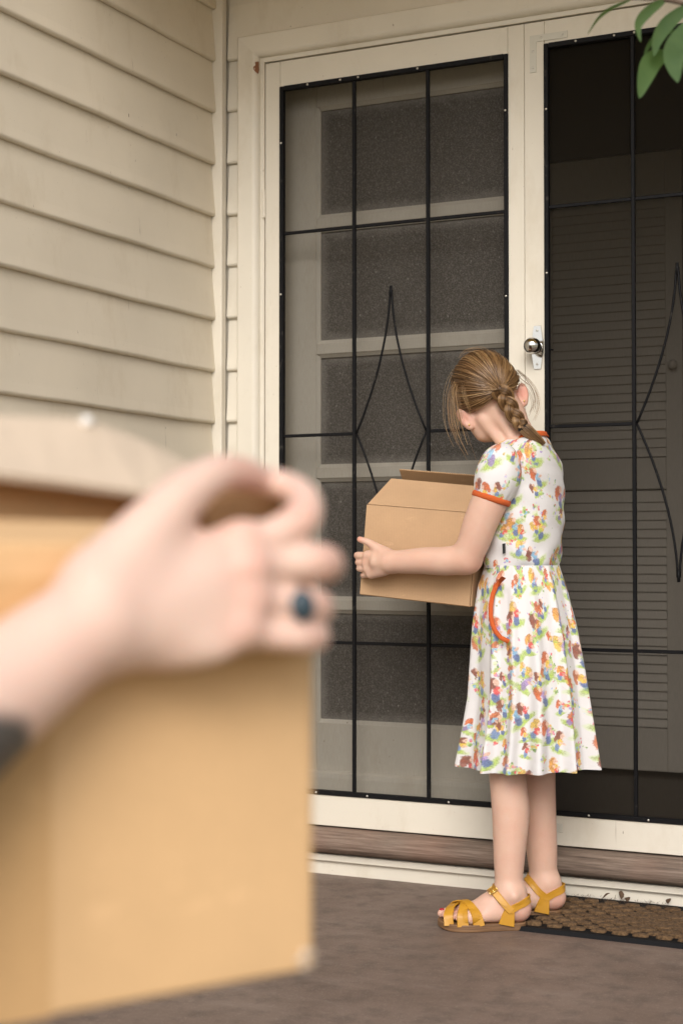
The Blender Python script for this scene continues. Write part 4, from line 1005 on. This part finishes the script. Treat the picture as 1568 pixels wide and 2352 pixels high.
# sleeves
def sleeve(tab, mirror_a=None):
    rings, uvs = [], []
    C_ = [np.array(gp(p[0], p[1], p[2])) for p in tab]; R = [p[3] for p in tab]
    n = 26; ts = np.linspace(0, len(tab)-1, n); th = np.linspace(0, 2*np.pi, 97)[:-1]
    cen = np.array([[np.interp(t_, range(len(tab)), [c[i] for c in C_]) for i in range(3)] for t_ in ts]); rad = np.interp(ts, range(len(tab)), R)
    for it in range(2): cen[1:-1] = (cen[:-2]+2*cen[1:-1]+cen[2:])/4; rad[1:-1] = (rad[:-2]+2*rad[1:-1]+rad[2:])/4
    for i in range(n):
        ax_ = cen[min(i+1, n-1)]-cen[max(i-1, 0)]; ax_ /= np.linalg.norm(ax_)
        u = np.cross(ax_, fwd0); u /= np.linalg.norm(u); v = np.cross(ax_, u); f = i/(n-1)
        rip = 1 + .030*np.sin(th*11+1.3)*math.exp(-f*4) + .022*np.sin(th*15)*math.exp(-(1-f)*5) + .012*np.sin(th*5+f*3)
        rings.append(cen[i][None, :] + (u[None, :]*np.cos(th)[:, None] + v[None, :]*np.sin(th)[:, None])*(rad[i]*rip)[:, None])
        uvs.append(np.stack([th*.05+1.7, np.full_like(th, .3-f*.13)], 1))
    loft('sleeve', rings, M['print'], DRESS, uvs)
    ax_ = cen[-1]-cen[-2]; ax_ /= np.linalg.norm(ax_); u = np.cross(ax_, fwd0); u /= np.linalg.norm(u); v = np.cross(ax_, u)
    cr = []
    for o_, dr in ((-.002, -.001), (.0, .0022), (.006, .0030), (.011, .0022), (.013, -.001), (.012, -.004)):
        cr.append(cen[-1][None, :] + ax_*o_ + (u[None, :]*np.cos(th)[:, None]+v[None, :]*np.sin(th)[:, None])*(rad[-1]*.985+dr))
    loft('sleeve_cuff', cr, M['orange'], DRESS)
sleeve([(1166, 1030, -.055, .010), (1160, 1040, -.064, .032), (1152, 1058, -.074, .046), (1146, 1080, -.079, .052), (1141, 1102, -.081, .0525), (1135, 1122, -.081, .049), (1129.5, 1139, -.080, .0430)])
sleeve([(1216, 1034, .090, .010), (1222, 1045, .105, .034), (1226, 1065, .128, .048), (1226, 1095, .140, .052), (1218, 1120, .150, .049), (1210, 1142, .160, .0425)])
# neckband
th = np.linspace(0, 2*np.pi, 97)[:-1]; cr = []
for y, dt in ((1009, .0005), (1007, .0032), (1002, .0036), (998, .0022), (997, -.001)):
    px, a, T_, W_ = interp(BT, max(1002, y)); P = ell_pt(px, y, a, T_+dt-.001, W_+dt-.001, th)
    P[:, 2] += .010*np.sin(th)*0 - .006*np.cos(th); cr.append(P)
loft('neckband', cr, M['orange'], DRESS)
# woven side label
lb = [gp(1152.5, 1249, 0), gp(1160, 1247, 0), gp(1160, 1271, 0), gp(1153.5, 1273, 0)]
bx_, by_, bd_ = pix(np.concatenate([ell_pt(*[interp(BT, y)[0]], y, *interp(BT, y)[1:], TH) for y in np.linspace(1240, 1280, 30)]))
m = (np.abs(bx_-1156) < 8); dL = bd_[m].min()-.004
lab = link('side_label', mesh([at(1152.5, 1249, dL), at(1160, 1247.5, dL+.001), at(1160, 1270.5, dL+.001), at(1153.5, 1272.5, dL)], [(0, 1, 2, 3)]), simple('black_label', (.008, .008, .009), .7), DRESS)
tcv = bpy.data.curves.new('txt', 'FONT'); tcv.body = 'RYK'; tcv.size = .0068; tcv.align_x = 'CENTER'; tcv.align_y = 'CENTER'
tob = bpy.data.objects.new('txt', tcv); COL.objects.link(tob); bpy.context.view_layer.update()
tme = bpy.data.meshes.new_from_object(tob.evaluated_get(bpy.context.evaluated_depsgraph_get())); bpy.data.objects.remove(tob)
lt = link('label_lettering', tme, simple('white_thread', (.8, .8, .8), .8), lab)
lt.matrix_world = Matrix.Translation(Vector(at(1156.5, 1260, dL-.0012))) @ Matrix((tuple(rgt), tuple(upz), tuple(-fwd0))).transposed().to_4x4() @ Matrix.Rotation(math.radians(90), 4, 'Z')

# ---- hair
t = NT('light_brown_hair'); a_ = t.n('Attribute', attribute_name='tone'); 
cc = t.ramp(a_.outputs['Fac'], [(0, (.035, .017, .007)), (.35, (.145, .073, .027)), (.7, (.31, .18, .075)), (1, (.52, .36, .18))])
t.p(Base_Color=cc, Roughness=.42); t.b.inputs['Specular IOR Level'].default_value = .55; t.b.inputs['Anisotropic'].default_value = .5; M['hair'] = t.m
def set_tone(me, v): a = me.attributes.new('tone', 'FLOAT', 'POINT'); a.data.foreach_set('value', np.asarray(v, np.float32))
HR = np.array([.0765, .0925, .0850])
def hd(d, k=1.0):
    d = np.asarray(d, float); return HC + (e1*(d[0]*HR[0]) + e2*(d[1]*HR[1]) + e3*(d[2]*HR[2]))*k
def hair_ok(d):
    r, f, u = d
    if f > .15: return u > -.10 + .85*(f-.15)/.5 if f < .65 else u > .70
    nape = -.86 + .42*abs(r)**2.2
    return u > nape + max(0, f+.15)*1.2
# the root of the braid on the scalp
best = None
for i in range(6000):
    d = rng.normal(size=3); d /= np.linalg.norm(d); p = hd(d); x, y, z = pix(p[None, :])
    if z[0] < (HC-CAM) @ fwd0:
        e = (x[0]-1150)**2+(y[0]-893)**2
        if best is None or e < best[0]: best = (e, d)
dB = best[1]; rootP = hd(dB, 1.02)
# scalp cap
nu, nv = 96, 64; V_, ok, Q_, tone = [], [], [], []
for j in range(nv+1):
    for i in range(nu):
        la = math.pi*j/nv; lo_ = 2*math.pi*i/nu; d = (math.sin(la)*math.cos(lo_), math.sin(la)*math.sin(lo_), math.cos(la)); V_.append(hd(d, .955)); ok.append(hair_ok(d)); tone.append(.16)
for j in range(nv):
    for i in range(nu):
        q = (j*nu+i, j*nu+(i+1) % nu, (j+1)*nu+(i+1) % nu, (j+1)*nu+i)
        if all(ok[k] for k in q): Q_.append(q)
me = npmesh(V_, Q_); set_tone(me, tone)
HAIR = link('hair', me, M['hair'], GIRL)
def strands(name, paths, rad, tones, parent, sides=3):
    V_, Q_, tn = [], [], []; b = 0
    for P, r, tv in zip(paths, rad, tones):
        P = np.asarray(P); n = len(P); T_ = np.gradient(P, axis=0); T_ /= np.linalg.norm(T_, axis=1)[:, None]+1e-12
        u = np.cross(T_, np.array([.31, .52, .79])); u /= np.linalg.norm(u, axis=1)[:, None]+1e-12; v = np.cross(T_, u)
        rr_ = np.asarray(r)*np.ones(n)
        for k in range(sides):
            a = 2*math.pi*k/sides; V_.append(P+(u*math.cos(a)+v*math.sin(a))*rr_[:, None])
        tn.append(np.tile(np.asarray(tv)*np.ones(n), sides))
        i = np.arange(n-1)
        for k in range(sides):
            k2 = (k+1) % sides; Q_.append(np.stack([b+k*n+i, b+k2*n+i, b+k2*n+i+1, b+k*n+i+1], 1))
        b += n*sides
    me = npmesh(np.concatenate(V_), np.concatenate(Q_)); set_tone(me, np.concatenate(tn)); return link(name, me, M['hair'], parent)
paths, rads, tns = [], [], []
cnt = 0
while cnt < 3600:
    d = rng.normal(size=3); d /= np.linalg.norm(d)
    if not hair_ok(d): continue
    w_ = math.acos(np.clip(d @ dB, -1, 1))
    if w_ < .12 or w_ > 2.7: continue
    cnt += 1; n = 12; ts = np.linspace(0, 1, n); lift = rng.uniform(.965, 1.015)
    sl = (np.sin((1-ts)*w_)[:, None]*d[None, :] + np.sin(ts*w_)[:, None]*dB[None, :])/math.sin(w_)
    sl /= np.linalg.norm(sl, axis=1)[:, None]
    jit = rng.normal(size=3)*.0018
    K = (lift + .018*np.sin(np.pi*ts) + .004*np.sin(ts*9+rng.uniform(0, 6)))
    P = HC + ((sl*HR[None, :]) @ np.array(HE))*K[:, None] + jit[None, :]
    P[-1] = rootP + rng.normal(size=3)*.0035
    cl = math.sin(d[0]*9+d[2]*7)+math.sin(d[1]*13+d[0]*5)
    paths.append(P); rads.append(np.full(n, rng.uniform(.0006, .0011))); tns.append(np.clip(.40+.13*cl+rng.normal()*.13 + .08*np.sin(ts*3.0), 0, 1))
strands('scalp_strands', paths, rads, tns, HAIR)
# braid: three tresses, each a bundle of strands
bpath = np.array([rootP-fwd0*.006, gp(1158, 912, 0), gp(1168, 932, 0), gp(1180, 954, 0), gp(1192, 972, 0), gp(1198, 979, 0)])
da = [(p-CAM) @ fwd0 for p in bpath]; d_end = GD-.030
for i in range(1, 6): bpath[i] = at(*[(1158, 912), (1168, 932), (1180, 954), (1192, 972), (1198, 979)][i-1], da[0]+(d_end-da[0])*i/5)
nb = 60; tb = np.linspace(0, 5, nb); BPc = np.stack([np.interp(tb, range(6), bpath[:, i]) for i in range(3)], 1)
for _ in range(6): BPc[1:-1] = (BPc[:-2]+2*BPc[1:-1]+BPc[2:])/4
Tb = np.gradient(BPc, axis=0); Tb /= np.linalg.norm(Tb, axis=1)[:, None]; Sb = np.cross(Tb, fwd0); Sb /= np.linalg.norm(Sb, axis=1)[:, None]; Nb = np.cross(Sb, Tb)
if Nb[0] @ fwd0 > 0: Nb = -Nb
paths, rads, tns = [], [], []
for s_ in range(3):
    ph = np.linspace(0, 1, nb)*2*np.pi*1.3 + s_*2*np.pi/3; W0 = np.linspace(.0125, .0085, nb)
    cen = BPc + Sb*(W0*np.sin(ph))[:, None] + Nb*(.0065*np.sin(2*ph)+.004)[:, None]
    dirn = np.gradient(cen, axis=0); dirn /= np.linalg.norm(dirn, axis=1)[:, None]; u = np.cross(dirn, Nb); u /= np.linalg.norm(u, axis=1)[:, None]
    R0 = np.linspace(.0118, .0074, nb)
    paths.append(cen); rads.append(R0*.86); tns.append(np.full(nb, .12))
    for k in range(110):
        a = rng.uniform(0, 2*np.pi); a2 = a+np.linspace(0, rng.uniform(.2, .8), nb); q = rng.uniform(.82, 1.02)
        paths.append(cen + (u*np.cos(a2)[:, None] + Nb*np.sin(a2)[:, None])*(R0*q)[:, None]); rads.append(np.full(nb, rng.uniform(.0005, .0009)))
        tns.append(np.clip(np.full(nb, .46+.14*math.sin(a*3)+rng.normal()*.13), 0, 1))
BR = strands('braid', paths, rads, tns, GIRL, 4)
tie_c = BPc[-1]; tie_t = Tb[-1]
tp = [np.array(tie_c)-tie_t*.003, at(1210, 989, d_end-.002), at(1226, 1003, d_end-.002), at(1247, 1021, d_end+.002)]
tl = np.linspace(0, 3, 16); TP = np.stack([np.interp(tl, range(4), [p[i] for p in tp]) for i in range(3)], 1)
paths, rads, tns = [], [], []
for k in range(420):
    a = rng.uniform(0, 2*np.pi); q = math.sqrt(rng.random()); r_ = np.array([.008, .011, .0135, .0145, .0148, .0148, .0146, .0142, .0138, .0132, .0126, .012, .0112, .010, .0085, .007])*q
    s1 = np.cross(tie_t, fwd0); s1 /= np.linalg.norm(s1); s2 = np.cross(s1, tie_t); n = int(rng.integers(12, 17))
    P = (TP + (s1[None, :]*math.cos(a)+s2[None, :]*math.sin(a))*r_[:, None])[:n]
    paths.append(P + rng.normal(size=(n, 3))*.0002); rads.append(np.full(n, rng.uniform(.0004, .0008))); tns.append(np.clip(np.full(n, .52+.13*math.cos(a*2)+rng.normal()*.12), 0, 1))
strands('braid_tail', paths, rads, tns, BR)
mb = MB()
for k in range(5):
    c0 = Vector(tie_c + tie_t*(-.004+.002*k)); u_ = Vector(np.cross(tie_t, fwd0)).normalized(); v_ = Vector(tie_t).cross(u_)
    mb.tube([c0 + (u_*math.cos(a)+v_*math.sin(a))*(.0118+.0006*math.sin(a*3+k)) for a in np.linspace(0, 2*math.pi, 20)], .0017, 6)
mb.build('hair_tie', M['hairtie'], BR, smooth=True)
# loose wisps
paths, rads, tns = [], [], []
def wisp(pts, n, spread, tone=.62, r=(.00022, .00042)):
    for k in range(n):
        j = rng.normal(size=3)*spread; P = np.array([gp(*p) for p in pts]); m_ = len(P); tt = np.linspace(0, m_-1, 16)
        P2 = np.stack([np.interp(tt, range(m_), P[:, i]) for i in range(3)], 1)
        for _ in range(3): P2[1:-1] = (P2[:-2]+2*P2[1:-1]+P2[2:])/4
        gr = np.linspace(.9, 1, 16)[:, None]; jj = rng.normal(size=3)*spread*.8
        P2 = P2 + j[None, :]*gr + jj[None, :]*np.sin(np.linspace(0, 3.0, 16))[:, None]
        L = int(rng.integers(11, 17)); paths.append(P2[:L]); rads.append(np.full(L, rng.uniform(*r))); tns.append(np.clip(np.full(L, tone+rng.normal()*.12), 0, 1))
wisp([(1056, 850, .045), (1041, 880, .030), (1036, 920, .018), (1037, 965, .004), (1048, 1005, -.002), (1074, 1050, -.002)], 36, .0058)
wisp([(1062, 858, .03), (1050, 885, .008), (1048, 912, -.004), (1056, 950, -.006), (1066, 1000, -.004), (1090, 1062, -.002)], 18, .0055, .66)
wisp([(1080, 850, .02), (1064, 880, -.010), (1064, 905, -.016), (1074, 930, -.016), (1082, 955, -.010)], 9, .003, .66)
wisp([(1185, 850, .03), (1212, 872, .05), (1230, 900, .055), (1236, 935, .055), (1222, 966, .05)], 11, .003, .5)
wisp([(1190, 870, .04), (1218, 893, .06), (1226, 925, .06), (1216, 955, .06)], 8, .005, .5)
wisp([(1120, 812, .03), (1100, 801, .03), (1070, 806, .03), (1050, 822, .03)], 8, .004, .5)
strands('loose_wisps', paths, rads, tns, HAIR)
# earrings
for c_, tl_ in ((earL, tlL), (earR, tlR)):
    pp = Vector(c_ - tl_*.018 - fwd0*.008)
    MB().lathe([(.0001, -.003), (.0018, -.0018), (.0024, 0), (.0018, .0018), (.0001, .003)], tuple(pp), 'z', 10).build('earring', M['brass'], GIRL, smooth=True)

# ---- sandals
def strap(pts, w_, th_, mat, parent, name='strap', nsub=6, side=None):
    """pts: list of (point, outward) along the strap; a flat band of width w_ and thickness th_"""
    P = np.array([p for p, o in pts]); O = np.array([o for p, o in pts]); n = len(P); ts = np.linspace(0, n-1, (n-1)*nsub+1)
    P = np.stack([np.interp(ts, range(n), P[:, i]) for i in range(3)], 1); O = np.stack([np.interp(ts, range(n), O[:, i]) for i in range(3)], 1)
    for _ in range(3): P[1:-1] = (P[:-2]+2*P[1:-1]+P[2:])/4
    W = np.interp(ts, range(n), w_ if hasattr(w_, '__len__') else [w_]*n)
    V_, Q_ = [], []
    for i in range(len(P)):
        t_ = P[min(i+1, len(P)-1)]-P[max(i-1, 0)]; t_ /= np.linalg.norm(t_); o = O[i]-t_*(O[i] @ t_); o /= np.linalg.norm(o); s_ = np.cross(t_, o)
        for (a, b) in ((-1, 0), (-.92, 1), (0, 1), (.92, 1), (1, 0), (0, 0)):
            q = P[i]+s_*W[i]/2*a; hit = BVH.ray_cast(Vector(q+o*.03), Vector(-o), .045)
            lift = max(0., (np.array(hit[0])-q) @ o) if hit[0] is not None else 0.
            V_.append(q+o*(lift+.0006+th_*b))
    m_ = len(P)
    for i in range(m_-1):
        for k in range(6): Q_.append((i*6+k, i*6+(k+1) % 6, (i+1)*6+(k+1) % 6, (i+1)*6+k))
    e_ = (m_-1)*6; Q_ += [(0, 5, 2, 1), (5, 4, 3, 2), (e_, e_+1, e_+2, e_+5), (e_+5, e_+2, e_+3, e_+4)]
    me = npmesh(V_, Q_, smooth=False); return link(name, me, mat, parent)
def sandal(f, s, buckle):
    SD = link('sandal', None, None, GIRL)
    # sole outline (dx, da): toe at left
    ol = [(34, .0), (31, .016), (18, .026), (-10, .027), (-45, .033), (-85, .045), (-115, .045), (-140, .036), (-158, .019), (-168, -.004), (-170, -.022), (-160, -.036), (-135, -.040), (-100, -.034), (-60, -.026), (-20, -.024), (18, -.024), (31, -.015)]
    n = len(ol); tt = np.linspace(0, n, 73)[:-1]; arr = np.array(ol+[ol[0]])
    ox = np.interp(tt, range(n+1), arr[:, 0]); oa = np.interp(tt, range(n+1), arr[:, 1])
    for _ in range(3): ox = (np.roll(ox, 1)+2*ox+np.roll(ox, -1))/4; oa = (np.roll(oa, 1)+2*oa+np.roll(oa, -1))/4
    mb = MB(); rings = []
    for k_, z in ((.985, .0008), (1.0, .003), (1.0, .0145), (.985, .0165)):
        rings.append([mb.bm.verts.new(Vector(f(-65+(x+65)*k_, z + max(0, (-x-140)/30)*.003, a*k_))) for x, a in zip(ox, oa)])
    m_ = len(ox)
    for A, B in zip(rings, rings[1:]):
        for k in range(m_): mb.bm.faces.new((A[k], A[(k+1) % m_], B[(k+1) % m_], B[k]))
    mb.bm.faces.new(rings[0][::-1]); mb.bm.faces.new(rings[-1]); bmesh.ops.recalc_face_normals(mb.bm, faces=mb.bm.faces[:])
    mb.build('sole', M['sole'], SD, smooth=False)
    up_ = upz; near = -fwd0*s; far = fwd0*s; rt_ = rgt; lf = -rgt
    def o(*v): v = sum(v); return v/np.linalg.norm(v)
    Wd = .021
    # vamp: bands from the outer sole edge over the toes, crossing
    strap([(f(-143, .013, .030), o(near)), (f(-145, .034, .026), o(near, up_*.8, lf*.3)), (f(-140, .0475, .004), o(up_, lf*.3)), (f(-128, .0520, -.018), o(up_, far*.5)), (f(-112, .036, -.038), o(far, up_*.3)), (f(-108, .016, -.040), o(far))], .022, .0022, M['leather'], SD)
    strap([(f(-111, .013, .041), o(near)), (f(-113, .036, .038), o(near, up_*.5)), (f(-110, .053, .018), o(up_, near*.6)), (f(-107, .0590, -.006), o(up_, lf*.2)), (f(-122, .050, -.028), o(up_, far)), (f(-142, .016, -.041), o(far))], [.026, .024, .019, .018, .018, .018], .0024, M['leather'], SD)
    strap([(f(-74, .013, .038), o(near)), (f(-80, .037, .036), o(near, up_*.5)), (f(-95, .0565, .018), o(up_, near*.7)), (f(-108, .0615, -.006), o(up_)), (f(-132, .050, -.026), o(up_, far*.8)), (f(-150, .016, -.038), o(far))], [.026, .024, .018, .017, .017, .018], .0024, M['leather'], SD)
    # quarter up to the ankle joint
    strap([(f(-12, .014, .030), o(near)), (f(-8, .034, .0305), o(near)), (f(-3, .052, .0305), o(near))], [.036, .029, .021], .0026, M['leather'], SD, 'quarter')
    strap([(f(-12, .014, -.029), o(far)), (f(-8, .034, -.029), o(far)), (f(-3, .052, -.029), o(far))], [.036, .029, .021], .0026, M['leather'], SD, 'quarter')
    # heel strap
    strap([(f(-4, .047, .0335), o(near)), (f(16, .058, .031), o(near, rt_*.4)), (f(36, .067, .016), o(rt_, near*.6)), (f(40, .068, 0), o(rt_)), (f(36, .067, -.016), o(rt_, far*.6)), (f(16, .058, -.030), o(far)), (f(-4, .047, -.031), o(far))], .0165, .0024, M['leather'], SD, 'heel_strap')
    # ankle strap
    AS = strap([(f(0, .045, .0345), o(near)), (f(-18, .062, .0325), o(near, up_*.3)), (f(-38, .083, .020), o(near, up_, lf*.5)), (f(-45, .089, .002), o(up_, lf)), (f(-40, .084, -.016), o(far, up_, lf*.5)), (f(-18, .062, -.030), o(far)), (f(0, .047, -.030), o(far))], .0160, .0024, M['leather'], SD, 'ankle_strap')
    if buckle:
        strap([(f(-12, .0575, .0355), o(near, up_*.3)), (f(-24, .069, .0325), o(near, up_*.5)), (f(-39, .0845, .0215), o(near, up_, lf*.4))], [.008, .0150, .0150], .0022, M['leather'], SD, 'strap_end')
        c0 = f(-43, .0885, .0195); ou = o(near, up_*.9, lf*.5); tn = np.array(f(-34, .079, .024))-np.array(f(-46, .091, .012)); tn /= np.linalg.norm(tn); tn -= ou*(tn @ ou); tn /= np.linalg.norm(tn); sn = np.cross(tn, ou)
        mb = MB(); cs = [(-.0075, -.0095), (.0075, -.0095), (.0075, .0095), (-.0075, .0095), (-.0075, -.0095)]
        for a, b in zip(cs, cs[1:]): mb.tube([c0+tn*a[0]+sn*a[1]+ou*.004, c0+tn*b[0]+sn*b[1]+ou*.004], .0014, 6)
        mb.tube([c0-tn*.007+ou*.0045, c0+tn*.0075+ou*.0055], .0010, 6)
        mb.build('buckle', M['brass'], SD, smooth=True)
    nm = MB(); c0 = f(-158, .0375, -.022); bmesh.ops.create_uvsphere(nm.bm, u_segments=10, v_segments=6, radius=1.0)
    for v in nm.bm.verts: v.co = Vector(c0) + Vector(rgt)*v.co.x*.0075 + Vector(fwd0)*v.co.y*.0068 + Vector((rgt*-.35+upz)*.0030)*v.co.z
    nm.build('painted_nail', M['nail'], SD, smooth=True)
sandal(footL, 1, True); sandal(footR, -1, False)
rebase(GIRL)

# ------------------------------------------------------------------ the person carrying the large box (only a hand and forearm reach into view)
PERS = thing('person', 'adult wearing a blue stone ring, tattooed forearm, gripping the large box', 'person', tuple(at(-900, 2000, .75)*np.array([1, 1, 0])+np.array([0, 0, -.36])))
ab = SDF(.0021)
def hp(cx, cy, d): return at(cx*.52, 878+cy*.52, d)
k_ = .80*.52/FPX          # metres per crop pixel at the hand
# forearm and wrist
ab.chain([hp(-1250, 2050, .62), hp(-900, 1900, .655), hp(-420, 1640, .700), hp(0, 1362, .735), hp(250, 1175, .755), hp(430, 1055, .766)], [.044, .043, .037, .0285, .0262, .0255], .012)
# back of the hand
ab.cone(hp(430, 965, .770), hp(1050, 725, .803), .0190, .0115, .006); ab.cone(hp(430, 1030, .768), hp(1110, 815, .800), .0220, .0120, .006)
ab.cone(hp(440, 1080, .768), hp(1110, 955, .798), .0220, .0115, .006); ab.cone(hp(460, 1120, .770), hp(1075, 1085, .794), .0200, .0105, .006)
ab.ell(hp(760, 1180, .785), [rgt, fwd0, upz], (.030, .012, .010), .010)       # heel of the palm
# index: arched out and back to pinch the rim with the thumb
ab.chain([hp(1030, 735, .803), hp(1180, 690, .804), hp(1330, 605, .812), hp(1345, 525, .828), hp(1280, 465, .845), hp(1195, 448, .852)], [.0118, .0095, .0095, .0088, .0082, .0070], .005)
ab.chain([hp(1090, 815, .802), hp(1250, 800, .806), hp(1395, 795, .812), hp(1440, 805, .832), hp(1390, 800, .880)], [.0120, .0098, .0102, .0098, .0080], .004)
ab.chain([hp(1090, 955, .800), hp(1230, 970, .804), hp(1360, 985, .810), hp(1402, 995, .830), hp(1360, 985, .878)], [.0115, .0093, .0096, .0092, .0078], .0035)
ab.chain([hp(1060, 1085, .796), hp(1210, 1115, .800), hp(1345, 1125, .806), hp(1392, 1125, .826), hp(1345, 1112, .868)], [.0105, .0082, .0084, .0080, .0068], .0035)
# thumb
ab.chain([hp(470, 880, .772), hp(640, 700, .782), hp(790, 520, .792), hp(950, 408, .808), hp(1070, 405, .828), hp(1140, 430, .842)], [.0200, .0175, .0128, .0098, .0092, .0076], .012)
for kx_, ky_, kd_ in ((1075, 690, .793), (1105, 815, .789), (1105, 955, .789), (1070, 1085, .786)): ab.ell(hp(kx_, ky_, kd_+.004), np.eye(3), (.0085, .0085, .0085), .008)
V, Q = ab.build(); V = relax(V, Q, 2, .4)
# the rest of the body, out of frame to the left, is coarser
cb = SDF(.012)
def bw_(lat, dep, z): return CAM*np.array([1, 1, 0]) + rgt*lat + fwd0*dep + upz*z
PL, PD = -.66, .60
cb.ell(bw_(PL, PD, 1.16), [rgt, fwd0, upz], (.070, .085, .11), .03); cb.cone(bw_(PL, PD, .98), bw_(PL, PD, 1.1), .05, .05, .03)
cb.ell(bw_(PL+.03, PD, 1.13), [rgt, fwd0, upz], (.06, .06, .09), .03); cb.cone(bw_(PL+.09, PD, 1.14), bw_(PL+.10, PD, 1.12), .012, .014, .02)
V2, Q2 = cb.build()
ame = npmesh(V, Q)
flush(ame, V, [(hp(1060, 720, .79), .015, .35), (hp(1105, 815, .786), .014, .35), (hp(1105, 955, .786), .014, .32), (hp(1075, 1085, .784), .013, .3), (hp(1440, 995, .81), .012, .3), (hp(1385, 1120, .81), .012, .3), (hp(1330, 560, .80), .014, .3), (hp(1100, 460, .82), .02, .35), (hp(1480, 800, .81), .014, .3), (hp(300, 1250, .76), .03, .15)])
# a dark tattoo on the underside of the forearm
tx, ty, _td = pix(V); ta = ((tx < 72-.35*np.clip(1650-ty, 0, 200)) & (ty > 1640+.10*tx)).astype(np.float32)
for _ in range(14):
    nb_ = np.bincount(Q.ravel(), weights=np.repeat(ta[Q].mean(1), 4), minlength=len(V))/np.maximum(1, np.bincount(Q.ravel(), minlength=len(V))); ta = nb_.astype(np.float32)
at_ = ame.attributes.new('tattoo', 'FLOAT', 'POINT'); at_.data.foreach_set('value', ta)
body2 = link('body', ame, M['skin2'], PERS)
link('head', npmesh(V2, Q2), M['skin2'], PERS)
sb = SDF(.010)
sb.ell(bw_(PL, PD, .80), [rgt, fwd0, upz], (.12, .19, .22), .05); sb.ell(bw_(PL, PD, .52), [rgt, fwd0, upz], (.12, .17, .25), .05)
el = np.array(hp(-1250, 2050, .62)); sh = bw_(PL, PD-.17, .92)
sb.cone(sh, el, .062, .050, .04)
elR = bw_(PL+.12, PD+.36, .62); sb.cone(bw_(PL, PD+.17, .92), elR, .062, .048, .04); sb.cone(elR, bw_(PL+.34, PD+.50, .66), .045, .035, .03)
V3, Q3 = sb.build(); shirt = link('shirt', npmesh(V3, Q3), M['sleeve'], PERS)
tb_ = SDF(.012)
for dy in (-.10, .10): tb_.chain([bw_(PL, PD+dy*.8, .38), bw_(PL, PD+dy, .02), bw_(PL-.02, PD+dy, -.30)], [.10, .07, .05], .04)
for dy in (-.10, .10): tb_.cone(bw_(PL-.03, PD+dy, -.315), bw_(PL+.13, PD+dy, -.325), .042, .032, .02)
V4, Q4 = tb_.build(); link('trousers', npmesh(V4, Q4), M['denim'], PERS)
# ring with a blue stone on the ring finger
fa_, fb_ = np.array(hp(1090, 957, .800)), np.array(hp(1360, 985, .810)); fx = (fb_-fa_)/np.linalg.norm(fb_-fa_); rc = fa_+(fb_-fa_)*.80
u = np.cross(fx, upz); u /= np.linalg.norm(u); v = np.cross(fx, u)
mb = MB(); mb.tube([rc + (u*math.cos(a)+v*math.sin(a))*.0108 for a in np.linspace(0, 2*math.pi, 33)], .0016, 8); RG = mb.build('ring', M['silver'], PERS, smooth=True)
sn_ = MB(); bmesh.ops.create_uvsphere(sn_.bm, u_segments=16, v_segments=10, radius=1.)
oc = rc - fwd0*.0125 + fx*.004
for q in sn_.bm.verts: q.co = Vector(oc) + Vector(fx)*q.co.x*.0068 + Vector(fwd0)*q.co.y*.0045 + Vector(upz)*q.co.z*.0082
sn_.build('ring_stone', M['stone'], RG, smooth=True)
rebase(PERS)
